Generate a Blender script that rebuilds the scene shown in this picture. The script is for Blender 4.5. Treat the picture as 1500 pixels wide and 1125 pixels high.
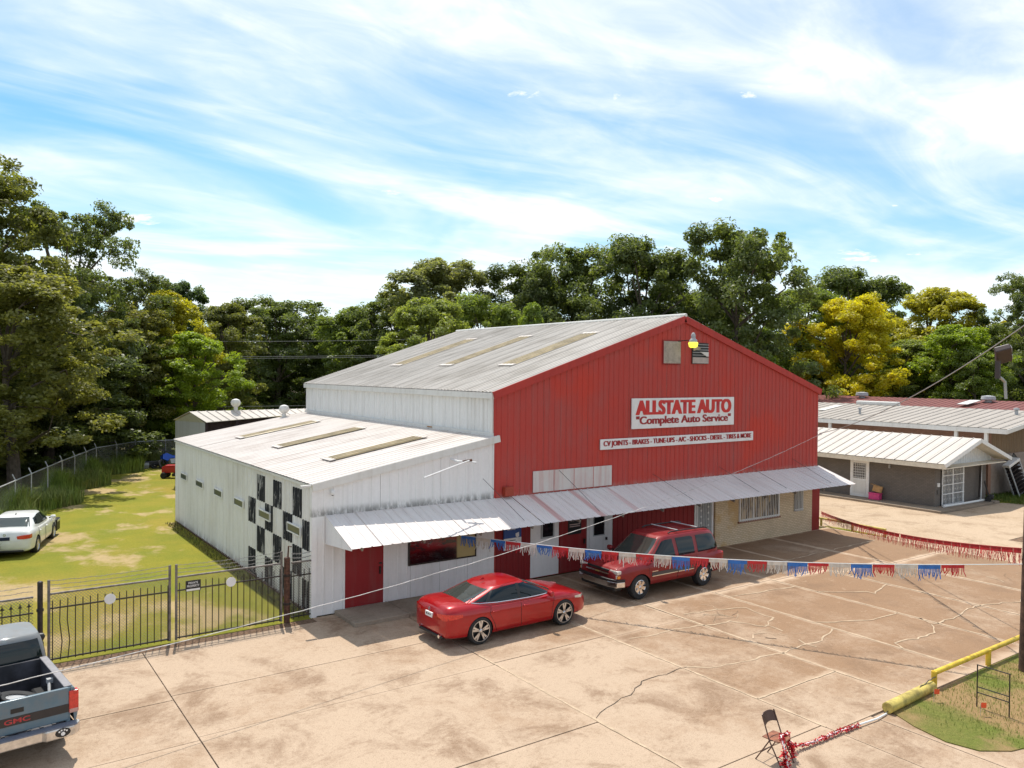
import bpy, bmesh, math, random
import numpy as np
from mathutils import Vector, Matrix, Euler
rad = math.radians
random.seed(7)
SC = bpy.context.scene
COL = SC.collection
for o in list(bpy.data.objects): bpy.data.objects.remove(o)

# ------------------------------------------------------------------ camera
F_PX = 1167.8; YAW = .6117; PIT = -.0153; ROL = .0094
fw = Vector((math.sin(YAW)*math.cos(PIT), math.cos(YAW)*math.cos(PIT), math.sin(PIT)))
rt0 = Vector((math.cos(YAW), -math.sin(YAW), 0)); up0 = rt0.cross(fw)
rt = math.cos(ROL)*rt0 + math.sin(ROL)*up0; up = -math.sin(ROL)*rt0 + math.cos(ROL)*up0
cam_d = bpy.data.cameras.new('camera'); cam = bpy.data.objects.new('camera', cam_d); COL.objects.link(cam)
M = Matrix((rt, up, -fw)).transposed().to_4x4(); M.translation = (-8.475, -21.91, 7.113)
cam.matrix_world = M
cam_d.sensor_width = 36; cam_d.lens = 36*F_PX/1500; cam_d.clip_start = .2; cam_d.clip_end = 3000
SC.camera = cam
SC.render.resolution_x = 1024; SC.render.resolution_y = 768

# ------------------------------------------------------------------ light
SUN_TO = Vector((.125, .46, 1)).normalized()
SUN_EL = math.asin(SUN_TO.z); SUN_AZ = math.atan2(SUN_TO.x, SUN_TO.y)
W = bpy.data.worlds.new('World'); SC.world = W; W.use_nodes = True
wn = W.node_tree; wn.nodes.clear()
def wnode(t, **k):
    n = wn.nodes.new(t)
    for a, b in k.items(): setattr(n, a, b)
    return n
def wmath(op, a, b=None, clamp=False):
    n = wnode('ShaderNodeMath', operation=op, use_clamp=clamp)
    for i, x in enumerate((a, b)):
        if x is None: continue
        if isinstance(x, (int, float)): n.inputs[i].default_value = x
        else: wn.links.new(x, n.inputs[i])
    return n.outputs[0]
sky = wnode('ShaderNodeTexSky', sky_type='NISHITA', sun_disc=False, sun_elevation=SUN_EL, sun_rotation=SUN_AZ,
            altitude=50, air_density=1.0, dust_density=.8, ozone_density=2.0)
tc = wnode('ShaderNodeTexCoord'); sep = wnode('ShaderNodeSeparateXYZ'); wn.links.new(tc.outputs['Generated'], sep.inputs[0])
den = wmath('ADD', wmath('MAXIMUM', sep.outputs[2], 0.0), .14)
cu = wmath('DIVIDE', sep.outputs[0], den); cv = wmath('DIVIDE', sep.outputs[1], den)
cmb = wnode('ShaderNodeCombineXYZ'); wn.links.new(cu, cmb.inputs[0]); wn.links.new(cv, cmb.inputs[1])
def cloud_noise(rot, sx, sy, scale, detail, rough, dist, off):
    mp = wnode('ShaderNodeMapping'); wn.links.new(cmb.outputs[0], mp.inputs[0])
    mp.inputs['Rotation'].default_value = (0, 0, rad(rot)); mp.inputs['Scale'].default_value = (sx, sy, 1); mp.inputs['Location'].default_value = off
    nz = wnode('ShaderNodeTexNoise'); wn.links.new(mp.outputs[0], nz.inputs['Vector'])
    nz.inputs['Scale'].default_value = scale; nz.inputs['Detail'].default_value = detail
    nz.inputs['Roughness'].default_value = rough; nz.inputs['Distortion'].default_value = dist
    return nz.outputs['Fac']
def wramp(x, a, b):
    n = wnode('ShaderNodeMapRange', interpolation_type='SMOOTHSTEP'); wn.links.new(x, n.inputs[0])
    n.inputs[1].default_value = a; n.inputs[2].default_value = b; return n.outputs[0]
big = wramp(cloud_noise(0, .62, .95, .85, 4, .52, 1.1, (3.1, 1.7, 0)), .31, .63)       # broad veils
fib = wramp(cloud_noise(14, .50, 1.35, 1.35, 7, .56, 1.3, (1.3, 4.2, 0)), .40, .76)      # fibrous cirrus streaks
fin = wramp(cloud_noise(0, .9, 1.5, 3.6, 8, .60, .9, (7.3, 2.2, 0)), .3, .75)
cirr = wmath('MULTIPLY', wmath('ADD', wmath('MULTIPLY', big, .72), wmath('MULTIPLY', fib, .62)), wmath('ADD', wmath('MULTIPLY', fin, .38), .72), clamp=True)
puff = wramp(cloud_noise(0, 1, 1, 2.6, 9, .58, .2, (5.15, 9.4, 0)), .615, .69)          # a few small cumulus puffs
cl = wmath('MAXIMUM', wmath('MULTIPLY', cirr, .93), wmath('MULTIPLY', puff, .9), clamp=True)
hz = wramp(sep.outputs[2], .0, .30)                                                       # pale air near the horizon
hz = wmath('MULTIPLY', wmath('SUBTRACT', 1.0, hz), .5)
mixh = wnode('ShaderNodeMixRGB'); wn.links.new(hz, mixh.inputs[0]); tint = wnode('ShaderNodeMixRGB', blend_type='MULTIPLY'); tint.inputs[0].default_value = 1; wn.links.new(sky.outputs[0], tint.inputs[1]); tint.inputs[2].default_value = (.49, .765, .83, 1); wn.links.new(tint.outputs[0], mixh.inputs[1]); mixh.inputs[2].default_value = (4.6, 5.35, 5.9, 1)
mixc = wnode('ShaderNodeMixRGB'); wn.links.new(cl, mixc.inputs[0]); wn.links.new(mixh.outputs[0], mixc.inputs[1]); mixc.inputs[2].default_value = (6.3, 6.35, 6.4, 1)
bg = wnode('ShaderNodeBackground'); wn.links.new(mixc.outputs[0], bg.inputs[0]); bg.inputs[1].default_value = .08
wo = wnode('ShaderNodeOutputWorld'); wn.links.new(bg.outputs[0], wo.inputs[0])
sd = bpy.data.lights.new('sun', 'SUN'); sd.energy = 2.12; sd.angle = rad(.53); sd.color = (1, .94, .84)
sun = bpy.data.objects.new('sun', sd); COL.objects.link(sun); sun.rotation_euler = SUN_TO.to_track_quat('Z', 'Y').to_euler(); sun.location = (10, 30, 60)
SC.view_settings.view_transform = 'Standard'; SC.view_settings.look = 'None'; SC.view_settings.exposure = 1.3; SC.view_settings.gamma = 1
SC.view_settings.use_curve_mapping = False

# ------------------------------------------------------------------ helpers
def tag(o, label=None, cat=None, group=None, kind=None):
    if label: o['label'] = label
    if cat: o['category'] = cat
    if group: o['group'] = group
    if kind: o['kind'] = kind
    return o
def empty(name, loc=(0, 0, 0), rz=0, label=None, cat=None, group=None, kind=None):
    o = bpy.data.objects.new(name, None); COL.objects.link(o); o.location = loc; o.rotation_euler = (0, 0, rz); o.empty_display_size = .2
    return tag(o, label, cat, group, kind)
def mesh_np(name, V, Fq, smooth=False):
    """V (n,3) array, Fq (m,k) int array"""
    me = bpy.data.meshes.new(name); n = len(V); m, k = Fq.shape
    me.vertices.add(n); me.vertices.foreach_set('co', np.asarray(V, np.float32).ravel())
    me.loops.add(m*k); me.loops.foreach_set('vertex_index', Fq.astype(np.int32).ravel())
    me.polygons.add(m); me.polygons.foreach_set('loop_start', np.arange(0, m*k, k, dtype=np.int32))
    if smooth: me.polygons.foreach_set('use_smooth', np.ones(m, bool))
    me.update(calc_edges=True); return me
def link(name, me, mat=None, parent=None, loc=None, rot=None):
    o = bpy.data.objects.new(name, me); COL.objects.link(o)
    if mat is not None and not me.materials: me.materials.append(mat)
    if parent is not None: o.parent = parent
    if loc is not None: o.location = loc
    if rot is not None: o.rotation_euler = rot
    return o
class MB:
    def __init__(s): s.v = []; s.f = []
    def add(s, vs, fs):
        b = len(s.v); s.v += [tuple(x) for x in vs]; s.f += [tuple(b+i for i in f) for f in fs]; return s
    def box(s, x0, x1, y0, y1, z0, z1, R=None, T=None):
        vs = [(x, y, z) for z in (z0, z1) for y in (y0, y1) for x in (x0, x1)]
        if R is not None: vs = [R @ Vector(v) for v in vs]
        if T is not None: vs = [Vector(v)+Vector(T) for v in vs]
        return s.add(vs, [(0, 2, 3, 1), (4, 5, 7, 6), (0, 1, 5, 4), (2, 6, 7, 3), (0, 4, 6, 2), (1, 3, 7, 5)])
    def tube(s, pts, r, n=6, r1=None, cap=True):
        pts = [Vector(p) for p in pts]; N = len(pts); rings = []
        pn = None
        for i, p in enumerate(pts):
            d = (pts[min(i+1, N-1)]-pts[max(i-1, 0)]).normalized()
            if pn is None:
                a = Vector((0, 0, 1)) if abs(d.z) < .9 else Vector((1, 0, 0)); pn = d.cross(a).normalized()
            pn = (pn - d*pn.dot(d)).normalized(); b = d.cross(pn)
            rr = r if r1 is None else r+(r1-r)*i/(N-1)
            rings.append([p+rr*(math.cos(2*math.pi*k/n)*pn+math.sin(2*math.pi*k/n)*b) for k in range(n)])
        vs = [v for rg in rings for v in rg]
        fs = [(i*n+k, i*n+(k+1) % n, (i+1)*n+(k+1) % n, (i+1)*n+k) for i in range(N-1) for k in range(n)]
        if cap: fs += [tuple(range(n))[::-1], tuple(range((N-1)*n, N*n))]
        return s.add(vs, fs)
    def prism(s, poly, t, axis='y', o=0):
        """poly of 2D points; extruded from o to o+t along axis"""
        n = len(poly)
        def P(a, b, c): return {'y': (a, c, b), 'x': (c, a, b), 'z': (a, b, c)}[axis]
        vs = [P(a, b, o) for a, b in poly]+[P(a, b, o+t) for a, b in poly]
        return s.add(vs, [tuple(range(n)), tuple(range(n, 2*n))[::-1]]+[(i, n+i, n+(i+1) % n, (i+1) % n) for i in range(n)])
    def lathe(s, prof, n=16, c=(0, 0, 0), axis='z', R=None, caps=True):
        vs = []
        for r, h in prof:
            for k in range(n):
                a = 2*math.pi*k/n; p = (r*math.cos(a), r*math.sin(a), h)
                if axis == 'y': p = (p[0], p[2], p[1])
                if axis == 'x': p = (p[2], p[0], p[1])
                p = Vector(p)
                if R is not None: p = R @ p
                vs.append(p+Vector(c))
        m = len(prof)
        fs = [(i*n+k, i*n+(k+1) % n, (i+1)*n+(k+1) % n, (i+1)*n+k) for i in range(m-1) for k in range(n)]
        if caps: fs += [tuple(range(n))[::-1], tuple(range((m-1)*n, m*n))]
        else: fs += [((m-1)*n+k, (m-1)*n+(k+1) % n, (k+1) % n, k) for k in range(n)] if prof[0] != prof[-1] else []
        return s.add(vs, fs)
    def me(s, name, smooth=False):
        m = bpy.data.meshes.new(name); m.from_pydata([tuple(v) for v in s.v], [], s.f); m.update()
        bm = bmesh.new(); bm.from_mesh(m); bmesh.ops.recalc_face_normals(bm, faces=bm.faces); bm.to_mesh(m); bm.free()
        if smooth:
            m.polygons.foreach_set('use_smooth', [True]*len(m.polygons))
            m.set_sharp_from_angle(angle=rad(40))
        return m
    def obj(s, name, mat, parent=None, smooth=False, bevel=0, label=None, cat=None, group=None, kind=None, loc=None, rot=None):
        o = link(name, s.me(name, smooth), mat, parent, loc, rot)
        if bevel:
            b = o.modifiers.new('bevel', 'BEVEL'); b.width = bevel; b.segments = 2; b.limit_method = 'ANGLE'; b.angle_limit = rad(50)
        return tag(o, label, cat, group, kind)
def copy_tree(o, parent=None, **k):
    c = o.copy(); COL.objects.link(c); c.parent = parent
    for ch in o.children: copy_tree(ch, c)
    for a, b in k.items(): c[a] = b
    return c
def baked(o):
    dg = bpy.context.evaluated_depsgraph_get(); me = bpy.data.meshes.new_from_object(o.evaluated_get(dg)); return me

# ------------------------------------------------------------------ materials
class NM:
    def __init__(s, name):
        s.m = bpy.data.materials.new(name); s.m.use_nodes = True; s.t = s.m.node_tree; s.b = s.t.nodes['Principled BSDF']; s.out = s.t.nodes['Material Output']
        s._tc = None
    def n(s, t, **k):
        x = s.t.nodes.new(t)
        for a, b in k.items(): setattr(x, a, b)
        return x
    def l(s, a, b): s.t.links.new(a, b)
    def pos(s, space='Object'):
        if space == 'World': return s.n('ShaderNodeNewGeometry').outputs['Position']
        if s._tc is None: s._tc = s.n('ShaderNodeTexCoord')
        return s._tc.outputs[space]
    def xyz(s, v):
        x = s.n('ShaderNodeSeparateXYZ'); s.l(v, x.inputs[0]); return x.outputs
    def noise(s, v, scale, detail=5, rough=.55, sc=None, dist=0, out='Fac'):
        if sc is not None:
            mp = s.n('ShaderNodeMapping'); s.l(v, mp.inputs[0]); mp.inputs['Scale'].default_value = sc; v = mp.outputs[0]
        x = s.n('ShaderNodeTexNoise'); s.l(v, x.inputs['Vector']); x.inputs['Scale'].default_value = scale; x.inputs['Detail'].default_value = detail
        x.inputs['Roughness'].default_value = rough; x.inputs['Distortion'].default_value = dist; return x.outputs[out]
    def ramp(s, x, a, b, lo=0., hi=1., smooth=True):
        r = s.n('ShaderNodeMapRange', interpolation_type='SMOOTHSTEP' if smooth else 'LINEAR'); s.l(x, r.inputs[0])
        for i, v in zip((1, 2, 3, 4), (a, b, lo, hi)): r.inputs[i].default_value = v
        return r.outputs[0]
    def math(s, op, a, b=None, clamp=False):
        x = s.n('ShaderNodeMath', operation=op, use_clamp=clamp)
        for i, v in enumerate((a, b)):
            if v is None: continue
            if isinstance(v, (int, float)): x.inputs[i].default_value = v
            else: s.l(v, x.inputs[i])
        return x.outputs[0]
    def mix(s, fac, a, b, mode='MIX'):
        x = s.n('ShaderNodeMixRGB', blend_type=mode)
        for i, v in enumerate((fac, a, b)):
            if isinstance(v, (int, float)): x.inputs[i].default_value = v
            elif isinstance(v, tuple): x.inputs[i].default_value = (*v[:3], 1)
            else: s.l(v, x.inputs[i])
        return x.outputs[0]
    def bump(s, h, strength=.3, dist=.02):
        b = s.n('ShaderNodeBump'); b.inputs['Strength'].default_value = strength; b.inputs['Distance'].default_value = dist; s.l(h, b.inputs['Height']); s.l(b.outputs[0], s.b.inputs['Normal'])
    def col(s, c):
        if isinstance(c, tuple): s.b.inputs['Base Color'].default_value = (*c[:3], 1)
        else: s.l(c, s.b.inputs['Base Color'])
    def set(s, rough=.6, metal=0, spec=.5, coat=0):
        s.b.inputs['Roughness'].default_value = rough; s.b.inputs['Metallic'].default_value = metal; s.b.inputs['Specular IOR Level'].default_value = spec
        if coat: s.b.inputs['Coat Weight'].default_value = coat; s.b.inputs['Coat Roughness'].default_value = .04
        return s
def flat(name, c, rough=.6, metal=0, var=.12, scale=6, spec=.5, coat=0, bump=0):
    k = NM(name); k.set(rough, metal, spec, coat)
    nz = k.noise(k.pos('World'), scale, 6, .6)
    k.col(k.mix(k.ramp(nz, .3, .7), tuple(x*(1-var) for x in c), tuple(min(1, x*(1+var)) for x in c)))
    if bump: k.bump(k.noise(k.pos('World'), scale*8, 4), bump, .01)
    return k.m
def painted_metal(name, c, dirt, amount, streak_axis='z', rough=.45, patch=None, zstain=None, red=None):
    """ribbed sheet metal: weathering streaks that run down the sheet, blotches, stains with their own shape"""
    k = NM(name); k.set(rough+.1, 0, .18); p = k.pos('World')
    sc = {'z': (3, 3, .18), 'x': (.16, 3.2, .16), 'y': (3.2, .16, .5)}[streak_axis]
    st = k.noise(p, 1.6, 7, .62, sc=sc); bl = k.noise(p, .45, 6, .6); fi = k.noise(p, 9, 5, .7)
    f = k.math('MULTIPLY', k.math('ADD', k.ramp(st, .42, .78), k.math('MULTIPLY', k.ramp(bl, .45, .75), .55)), amount, clamp=True)
    col = k.mix(f, c, dirt)
    if patch: col = k.mix(k.math('MULTIPLY', k.ramp(k.noise(p, .33, 4, .55, sc=(1, 1, .8)), .5, .68), .75), col, patch)
    col = k.mix(k.ramp(fi, .25, .8, 0, .16), col, tuple(x*.6 for x in c))
    if zstain:
        z = k.xyz(p)[2]; z0, z1, cc, a = zstain
        m = k.math('MULTIPLY', k.math('MULTIPLY', k.ramp(z, z0, z1, 1, 0), k.ramp(z, z0-.06, z0-.02)), k.ramp(k.noise(p, 5, 6, .7, sc=(1, 1, .35)), .36, .6))
        col = k.mix(k.math('MULTIPLY', m, a), col, cc)
    if red:
        x = k.xyz(p)[0]; x0, x1, cc, a = red
        m = k.math('MULTIPLY', k.ramp(k.noise(p, 2.4, 3, .5, sc=(1, .04, .04)), .52, .66), k.math('MULTIPLY', k.ramp(x, x0, x0+.3), k.ramp(x, x1-5, x1, 1, .12)))
        col = k.mix(k.math('MULTIPLY', m, a), col, cc)
    k.col(col); k.bump(k.noise(p, 3.5, 3), .12, .02)
    return k.m
WHITE_W = painted_metal('white_cladding', (.76, .755, .74), (.46, .44, .40), .45)
WHITE_F = painted_metal('white_front_cladding', (.80, .79, .785), (.58, .56, .53), .35, zstain=(2.93, 3.22, (.12, .12, .11), .75))
WHITE_S = painted_metal('white_side_cladding', (.79, .78, .755), (.50, .47, .41), .5, zstain=(.0, .45, (.20, .17, .12), .6))
RED_W = painted_metal('red_cladding', (.47, .062, .050), (.37, .10, .09), .85, patch=(.56, .052, .030), zstain=(2.93, 3.12, (.42, .22, .19), .55))
RED_T = painted_metal('red_trim', (.46, .055, .045), (.22, .03, .028), .4)
RED_D = painted_metal('red_door_paint', (.27, .024, .026), (.24, .085, .08), .7)
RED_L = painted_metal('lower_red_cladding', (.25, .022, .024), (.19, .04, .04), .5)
ROOF_A = painted_metal('main_roof_metal', (.56, .52, .475), (.27, .235, .195), .75, 'x')
ROOF_B = painted_metal('lean_to_roof_metal', (.60, .555, .52), (.35, .275, .235), .75, 'x')
AWN = painted_metal('awning_metal', (.70, .655, .63), (.52, .44, .41), .55, 'y', red=(6.3, 14, (.45, .13, .11), .55))
ROOF_N = painted_metal('neighbour_roof_metal', (.58, .53, .48), (.42, .36, .31), .45, 'x')
ROOF_G = painted_metal('warehouse_roof_metal', (.40, .36, .32), (.28, .25, .22), .5, 'x')
TRIM = painted_metal('white_trim', (.70, .69, .66), (.45, .42, .37), .4)
GALV = painted_metal('galvanised_metal', (.42, .43, .44), (.30, .29, .28), .5)
SKYL = flat('skylight_fibreglass', (.40, .32, .19), .5, var=.25, scale=2)
BLACK = flat('black_plastic', (.012, .012, .013), .45)
RUBBER = flat('tyre_rubber', (.018, .018, .019), .8, var=.3)
CHROME = flat('chrome', (.75, .75, .76), .12, 1.0, var=.03)
ALLOY = flat('alloy_metal', (.62, .62, .63), .28, .9, var=.05)
STEEL_D = flat('dark_iron', (.035, .026, .022), .55, .3, var=.4, scale=9)
RUST = flat('rusty_iron', (.10, .045, .028), .75, .2, var=.5, scale=14)
YELLOW = flat('yellow_paint', (.62, .43, .035), .5, var=.25, scale=5)
YELLOW_D = flat('dirty_yellow_paint', (.46, .36, .09), .65, var=.4, scale=4)
WOODP = flat('dark_creosote_wood', (.075, .042, .028), .85, var=.4, scale=7, bump=.3)
CONC = None
WHITEP = flat('white_paint', (.72, .72, .71), .5, var=.06)
SIGNW = flat('sign_white', (.74, .73, .72), .5, var=.08, scale=2)
SIGNR = flat('sign_red', (.55, .022, .018), .5, var=.08)
SIGND = flat('sign_dark_red', (.32, .012, .018), .5, var=.08)
def glass(name, c=(.012, .014, .016), rough=.06, spec=.7):
    k = NM(name); k.set(rough, 0, spec); k.col(c); return k.m
GLASS = glass('dark_window_glass')
# ------------------------------------------------------------------ ground
def lawn_mat(name, a, b, dry, bare, bare_lo, bare_hi):
    k = NM(name); k.set(.9, 0, .2); p = k.pos('World')
    c = k.mix(k.ramp(k.noise(p, .5, 6, .6), .32, .68), a, b)
    c = k.mix(k.ramp(k.noise(p, .17, 5, .6, sc=(1, .6, 1)), .46, .66), c, dry)
    c = k.mix(k.ramp(k.noise(p, 14, 4, .7), .3, .75, 0, .5), c, tuple(x*.45 for x in a))
    c = k.mix(k.ramp(k.noise(p, .42, 7, .62, sc=(.8, .55, 1)), bare_lo, bare_hi, 0, .9), c, bare)
    c = k.mix(k.ramp(k.noise(p, 5.5, 8, .8), .46, .66, 0, .3), c, tuple(x*.62 for x in b)); c = k.mix(k.ramp(k.noise(p, 34, 3, .9), .52, .68, 0, .45), c, tuple(min(1, x*1.5) for x in dry))
    k.col(c); k.bump(k.noise(p, 26, 5, .8), .9, .06); return k.m
LAWN = lawn_mat('lawn_turf', (.30, .275, .026), (.205, .235, .022), (.38, .285, .050), (.50, .36, .20), .515, .62)
WILD = lawn_mat('wild_ground', (.10, .12, .025), (.07, .09, .02), (.17, .14, .06), (.20, .14, .08), .58, .7)
STRIP = lawn_mat('dry_verge_turf', (.17, .22, .035), (.21, .23, .045), (.30, .22, .085), (.40, .25, .125), .44, .56)
def concrete(name, pale, brown, dark, xg, speck=.35, edge=0):
    """weathered cast concrete: pale worn skin, rusty brown staining with ragged edges, exposed grit, pale rubbed margins along the joints"""
    k = NM(name); k.set(.9, 0, .2); p = k.pos('World'); x, y, z = k.xyz(p); inf = k.n('ShaderNodeObjectInfo')
    det = k.noise(p, 1.3, 12, .74, dist=.3); fine = k.noise(p, 9, 8, .8); grit = k.noise(p, 38, 4, .9)
    lean_x = k.ramp(k.math('ADD', x, k.math('MULTIPLY', y, .22)), xg[0], xg[1], 0, 1, False)
    m = k.math('ADD', k.math('ADD', k.math('MULTIPLY', k.noise(p, .24, 5, .55), .75), k.math('MULTIPLY', det, .55)), k.math('ADD', k.math('MULTIPLY', lean_x, .24), k.math('MULTIPLY', inf.outputs['Random'], .12)))
    m = k.math('ADD', m, k.math('MULTIPLY', fine, .22))
    c = k.mix(k.ramp(m, .76, 1.10), pale, brown)
    c = k.mix(k.ramp(k.math('ADD', k.noise(p, .62, 9, .72, dist=.5), k.math('MULTIPLY', fine, .16)), .55, .75, 0, .78), c, dark)
    c = k.mix(k.ramp(k.noise(p, 2.6, 10, .78, dist=.8), .57, .70, 0, .55), c, tuple(min(1, v*1.15) for v in pale))
    c = k.mix(k.ramp(fine, .50, .72, 0, speck), c, tuple(v*.62 for v in brown))
    c = k.mix(k.ramp(grit, .50, .66, 0, speck*1.3), c, tuple(v*.45 for v in dark))
    c = k.mix(k.ramp(grit, .30, .42, speck, 0), c, tuple(min(1, v*1.2) for v in pale))
    if edge:
        g = k.xyz(k.pos('Generated'))
        for ax in (0, 1):
            e = k.math('ADD', k.math('MINIMUM', g[ax], k.math('SUBTRACT', 1.0, g[ax])), k.math('MULTIPLY', k.math('SUBTRACT', det, .5), .10))
            c = k.mix(k.math('MULTIPLY', k.ramp(e, .0, .045, edge, 0), k.math('ADD', .25, lean_x), True), c, tuple(min(1, v*1.12) for v in pale))
    k.col(c); k.bump(k.math('ADD', fine, grit), .3, .012); return k.m
CONC = concrete('lot_concrete', (.455, .342, .246), (.285, .178, .106), (.225, .142, .088), (1, 15), .40, .85)
CONC_P = concrete('pale_paving', (.49, .37, .26), (.38, .27, .17), (.30, .21, .135), (30, 80), .5)
KERB = concrete('kerb_concrete', (.36, .30, .235), (.28, .22, .165), (.22, .17, .125), (0, 40))
SEAL = flat('pale_crack_filler', (.46, .345, .235), .9, var=.18, scale=5)
TAR = flat('dark_seam', (.085, .06, .042), .9, var=.4, scale=6)
TARS = flat('soft_dark_seam', (.15, .10, .065), .9, var=.4, scale=6)
DIRT = flat('leaf_litter_dirt', (.16, .095, .055), .95, var=.55, scale=16, bump=.6)
MB().box(-900, 900, -900, 900, -.6, -.055).obj('ground', WILD, kind='structure')
# lawn west and north of the shop
MB().prism([(-40, -.05), (-.02, -.05), (-.02, 17.6), (26, 17.6), (26, 43.5), (3, 41.5), (-.6, 38.4), (-3.4, 31), (-5.4, 25.2), (-7, 20), (-9, 14), (-14, 6), (-40, 4)], .05, 'z', -.05).obj('lawn', LAWN, kind='structure')
MB().prism([(-14, -.40), (-.05, -.40), (-.05, -.052), (-14, -.052)], .045, 'z', -.05).obj('dirt_strip', DIRT, kind='structure')
far_lawn = flat('far_lawn_turf', (.20, .24, .025), .9, var=.2, scale=.6)
MB().prism([(26, 92), (60, 92), (66, 128), (34, 128)], .03, 'z', -.05).obj('far_lawn', far_lawn, kind='structure')
# lot: slabs cast in bays, each its own piece
lot = empty('concrete_lot', kind='structure')
MB().box(-14, 24.9, -24, -.40, -.16, -.028).obj('slab_bed', TAR, lot)
GAP = .011
def slab(x0, x1, y0, y1, m=CONC, par=lot, top=0, g=GAP):
    dz = random.uniform(-.004, .004)
    return MB().box(x0+g, x1-g, y0+g, y1-g, -.15, top+dz).obj('slab', m, par, bevel=.006)
def column(x0, x1, ys, **k):
    for a, b in zip(ys[:-1], ys[1:]): slab(x0, x1, b, a, **k)
column(-14, -9.2, [-.41, -3.9, -6.2, -10.5, -15, -24])
column(-9.2, -4.6, [-.41, -3.85, -6.1, -10.2, -15, -24])
column(-4.6, 2.3, [-.41, -3.6, -5.95]); column(-.05, 2.3, [-.02, -.40])
column(-4.6, 2.3, [-5.95, -9.75, -14, -19, -24])
column(2.3, 5.95, [-.02, -5.85, -12.4, -18, -24])
column(5.95, 8.87, [-.02, -6.0, -10.82, -12.7]); column(5.95, 7.2, [-12.7, -17, -24]); column(7.2, 11.6, [-12.75, -15.6]); column(7.2, 24.9, [-15.6, -24])
column(8.87, 11.75, [-.02, -4.4, -12.72]); column(11.75, 14.7, [-.02, -4.6, -12.72]); column(14.7, 17.6, [-.02, -4.7, -12.72])
column(17.6, 20.6, [-.02, -5.2, -12.72]); column(20.6, 24.9, [-.02, -5.6, -12.72])
def band(pts, w, z0, z1, jit=.05, step=.22, seed=0):
    """a ragged ribbon of filler lying in a crack"""
    rg = random.Random(seed); P = []
    for a, b in zip(pts[:-1], pts[1:]):
        a = Vector((*a, 0)); b = Vector((*b, 0)); n = max(1, int((b-a).length/step))
        for i in range(n): P.append(a.lerp(b, i/n)+Vector((rg.uniform(-jit, jit), rg.uniform(-jit, jit), 0)))
    P.append(Vector((*pts[-1], 0))); m = MB(); L = []; R = []
    for i, p in enumerate(P):
        d = (P[min(i+1, len(P)-1)]-P[max(0, i-1)]); d = Vector((-d.y, d.x, 0)).normalized(); ww = w*rg.uniform(.45, 1.3)/2
        L.append(p+d*ww); R.append(p-d*ww)
    n = len(P); vs = [(v.x, v.y, z1) for v in L]+[(v.x, v.y, z1) for v in R]
    return m.add(vs, [(i, i+1, n+i+1, n+i) for i in range(n-1)])
seal_lines = [[(8.9, -4.4), (8.88, -7), (8.86, -9.5), (8.85, -12.6)], [(11.76, -4.5), (11.75, -8), (11.74, -12.5)], [(14.72, -4.6), (14.7, -8), (14.7, -12.4)], [(17.62, -4.8), (17.6, -8.7), (17.58, -12.3)], [(20.62, -4.6), (20.6, -7.2), (20.62, -12)],
    [(2.31, -5.2), (2.3, -9), (2.29, -12.2), (2.3, -17)], [(5.96, -4.6), (5.95, -8), (5.95, -12.5)], [(5.95, -10.82), (8.85, -10.82)],
    [(6.37, -6.42), (7.1, -6.5), (8.16, -6.51), (8.95, -6.75)], [(6.03, -8.62), (6.53, -9.0), (7.43, -9.17), (8.36, -9.27), (8.92, -9.35), (9.76, -9.24), (10.27, -9.38), (11.7, -8.9)],
    [(14.74, -9.73), (14.42, -10.27), (15.73, -10.3), (17.35, -10.05), (18.52, -10.39), (19.13, -10.61), (20.6, -10.4)], [(14.42, -10.27), (13.77, -10.7), (12.8, -10.67), (12.03, -10.49), (11.75, -10.9)],
    [(11.8, -8.3), (12.32, -8.59), (13.47, -9.12), (14.72, -9.08)], [(14.7, -6.4), (16.06, -7.29), (16.15, -7.55), (17.65, -7.13)], [(9.22, -5.71), (10.39, -5.91), (11.26, -6.23), (11.1, -7.34), (10.25, -7.75), (9.84, -6.88), (8.95, -6.75)],
    [(2.6, -3.2), (5.9, -3.3)], [(11.8, -5.2), (14.6, -5.6)], [(17.7, -3.1), (24, -2.9)], [(16.1, -3.4), (17.6, -3.2)]]
for i, pts in enumerate(seal_lines):
    wd = .06 if i < 7 else .055
    band(pts, wd, 0, .0085, .008 if i < 8 else .05, seed=i).obj('crack_filler', SEAL, lot)
band([(6.03, -8.62), (5.35, -8.69), (4.54, -8.7), (3.74, -9.1), (2.9, -9.31), (2.35, -9.6)], .022, 0, .0088, .05, seed=78).obj('crack', TAR, lot)
rc = random.Random(5)
for cx_, cy_, rr, nn in [(10.1, -6.6, 1.15, 14), (9.9, -8.3, 1.2, 8), (22.3, -8.6, 1.4, 5)]:   # crazed areas
    for j in range(nn):
        a = rc.uniform(0, 6.28); r0 = rr*rc.uniform(0, .7); p = (cx_+r0*math.cos(a), cy_+r0*math.sin(a)); b = rc.uniform(0, 6.28); ln = rc.uniform(.35, .9)
        q1 = (p[0]+ln*.5*math.cos(b), p[1]+ln*.5*math.sin(b)); q2 = (q1[0]+ln*.5*math.cos(b+rc.uniform(-1, 1)), q1[1]+ln*.5*math.sin(b+rc.uniform(-1, 1)))
        band([p, q1, q2], rc.choice([.012, .016, .05]), 0, .0088, .05, seed=100+j).obj('crack', TARS if rc.random() < .5 else SEAL, lot)
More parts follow.
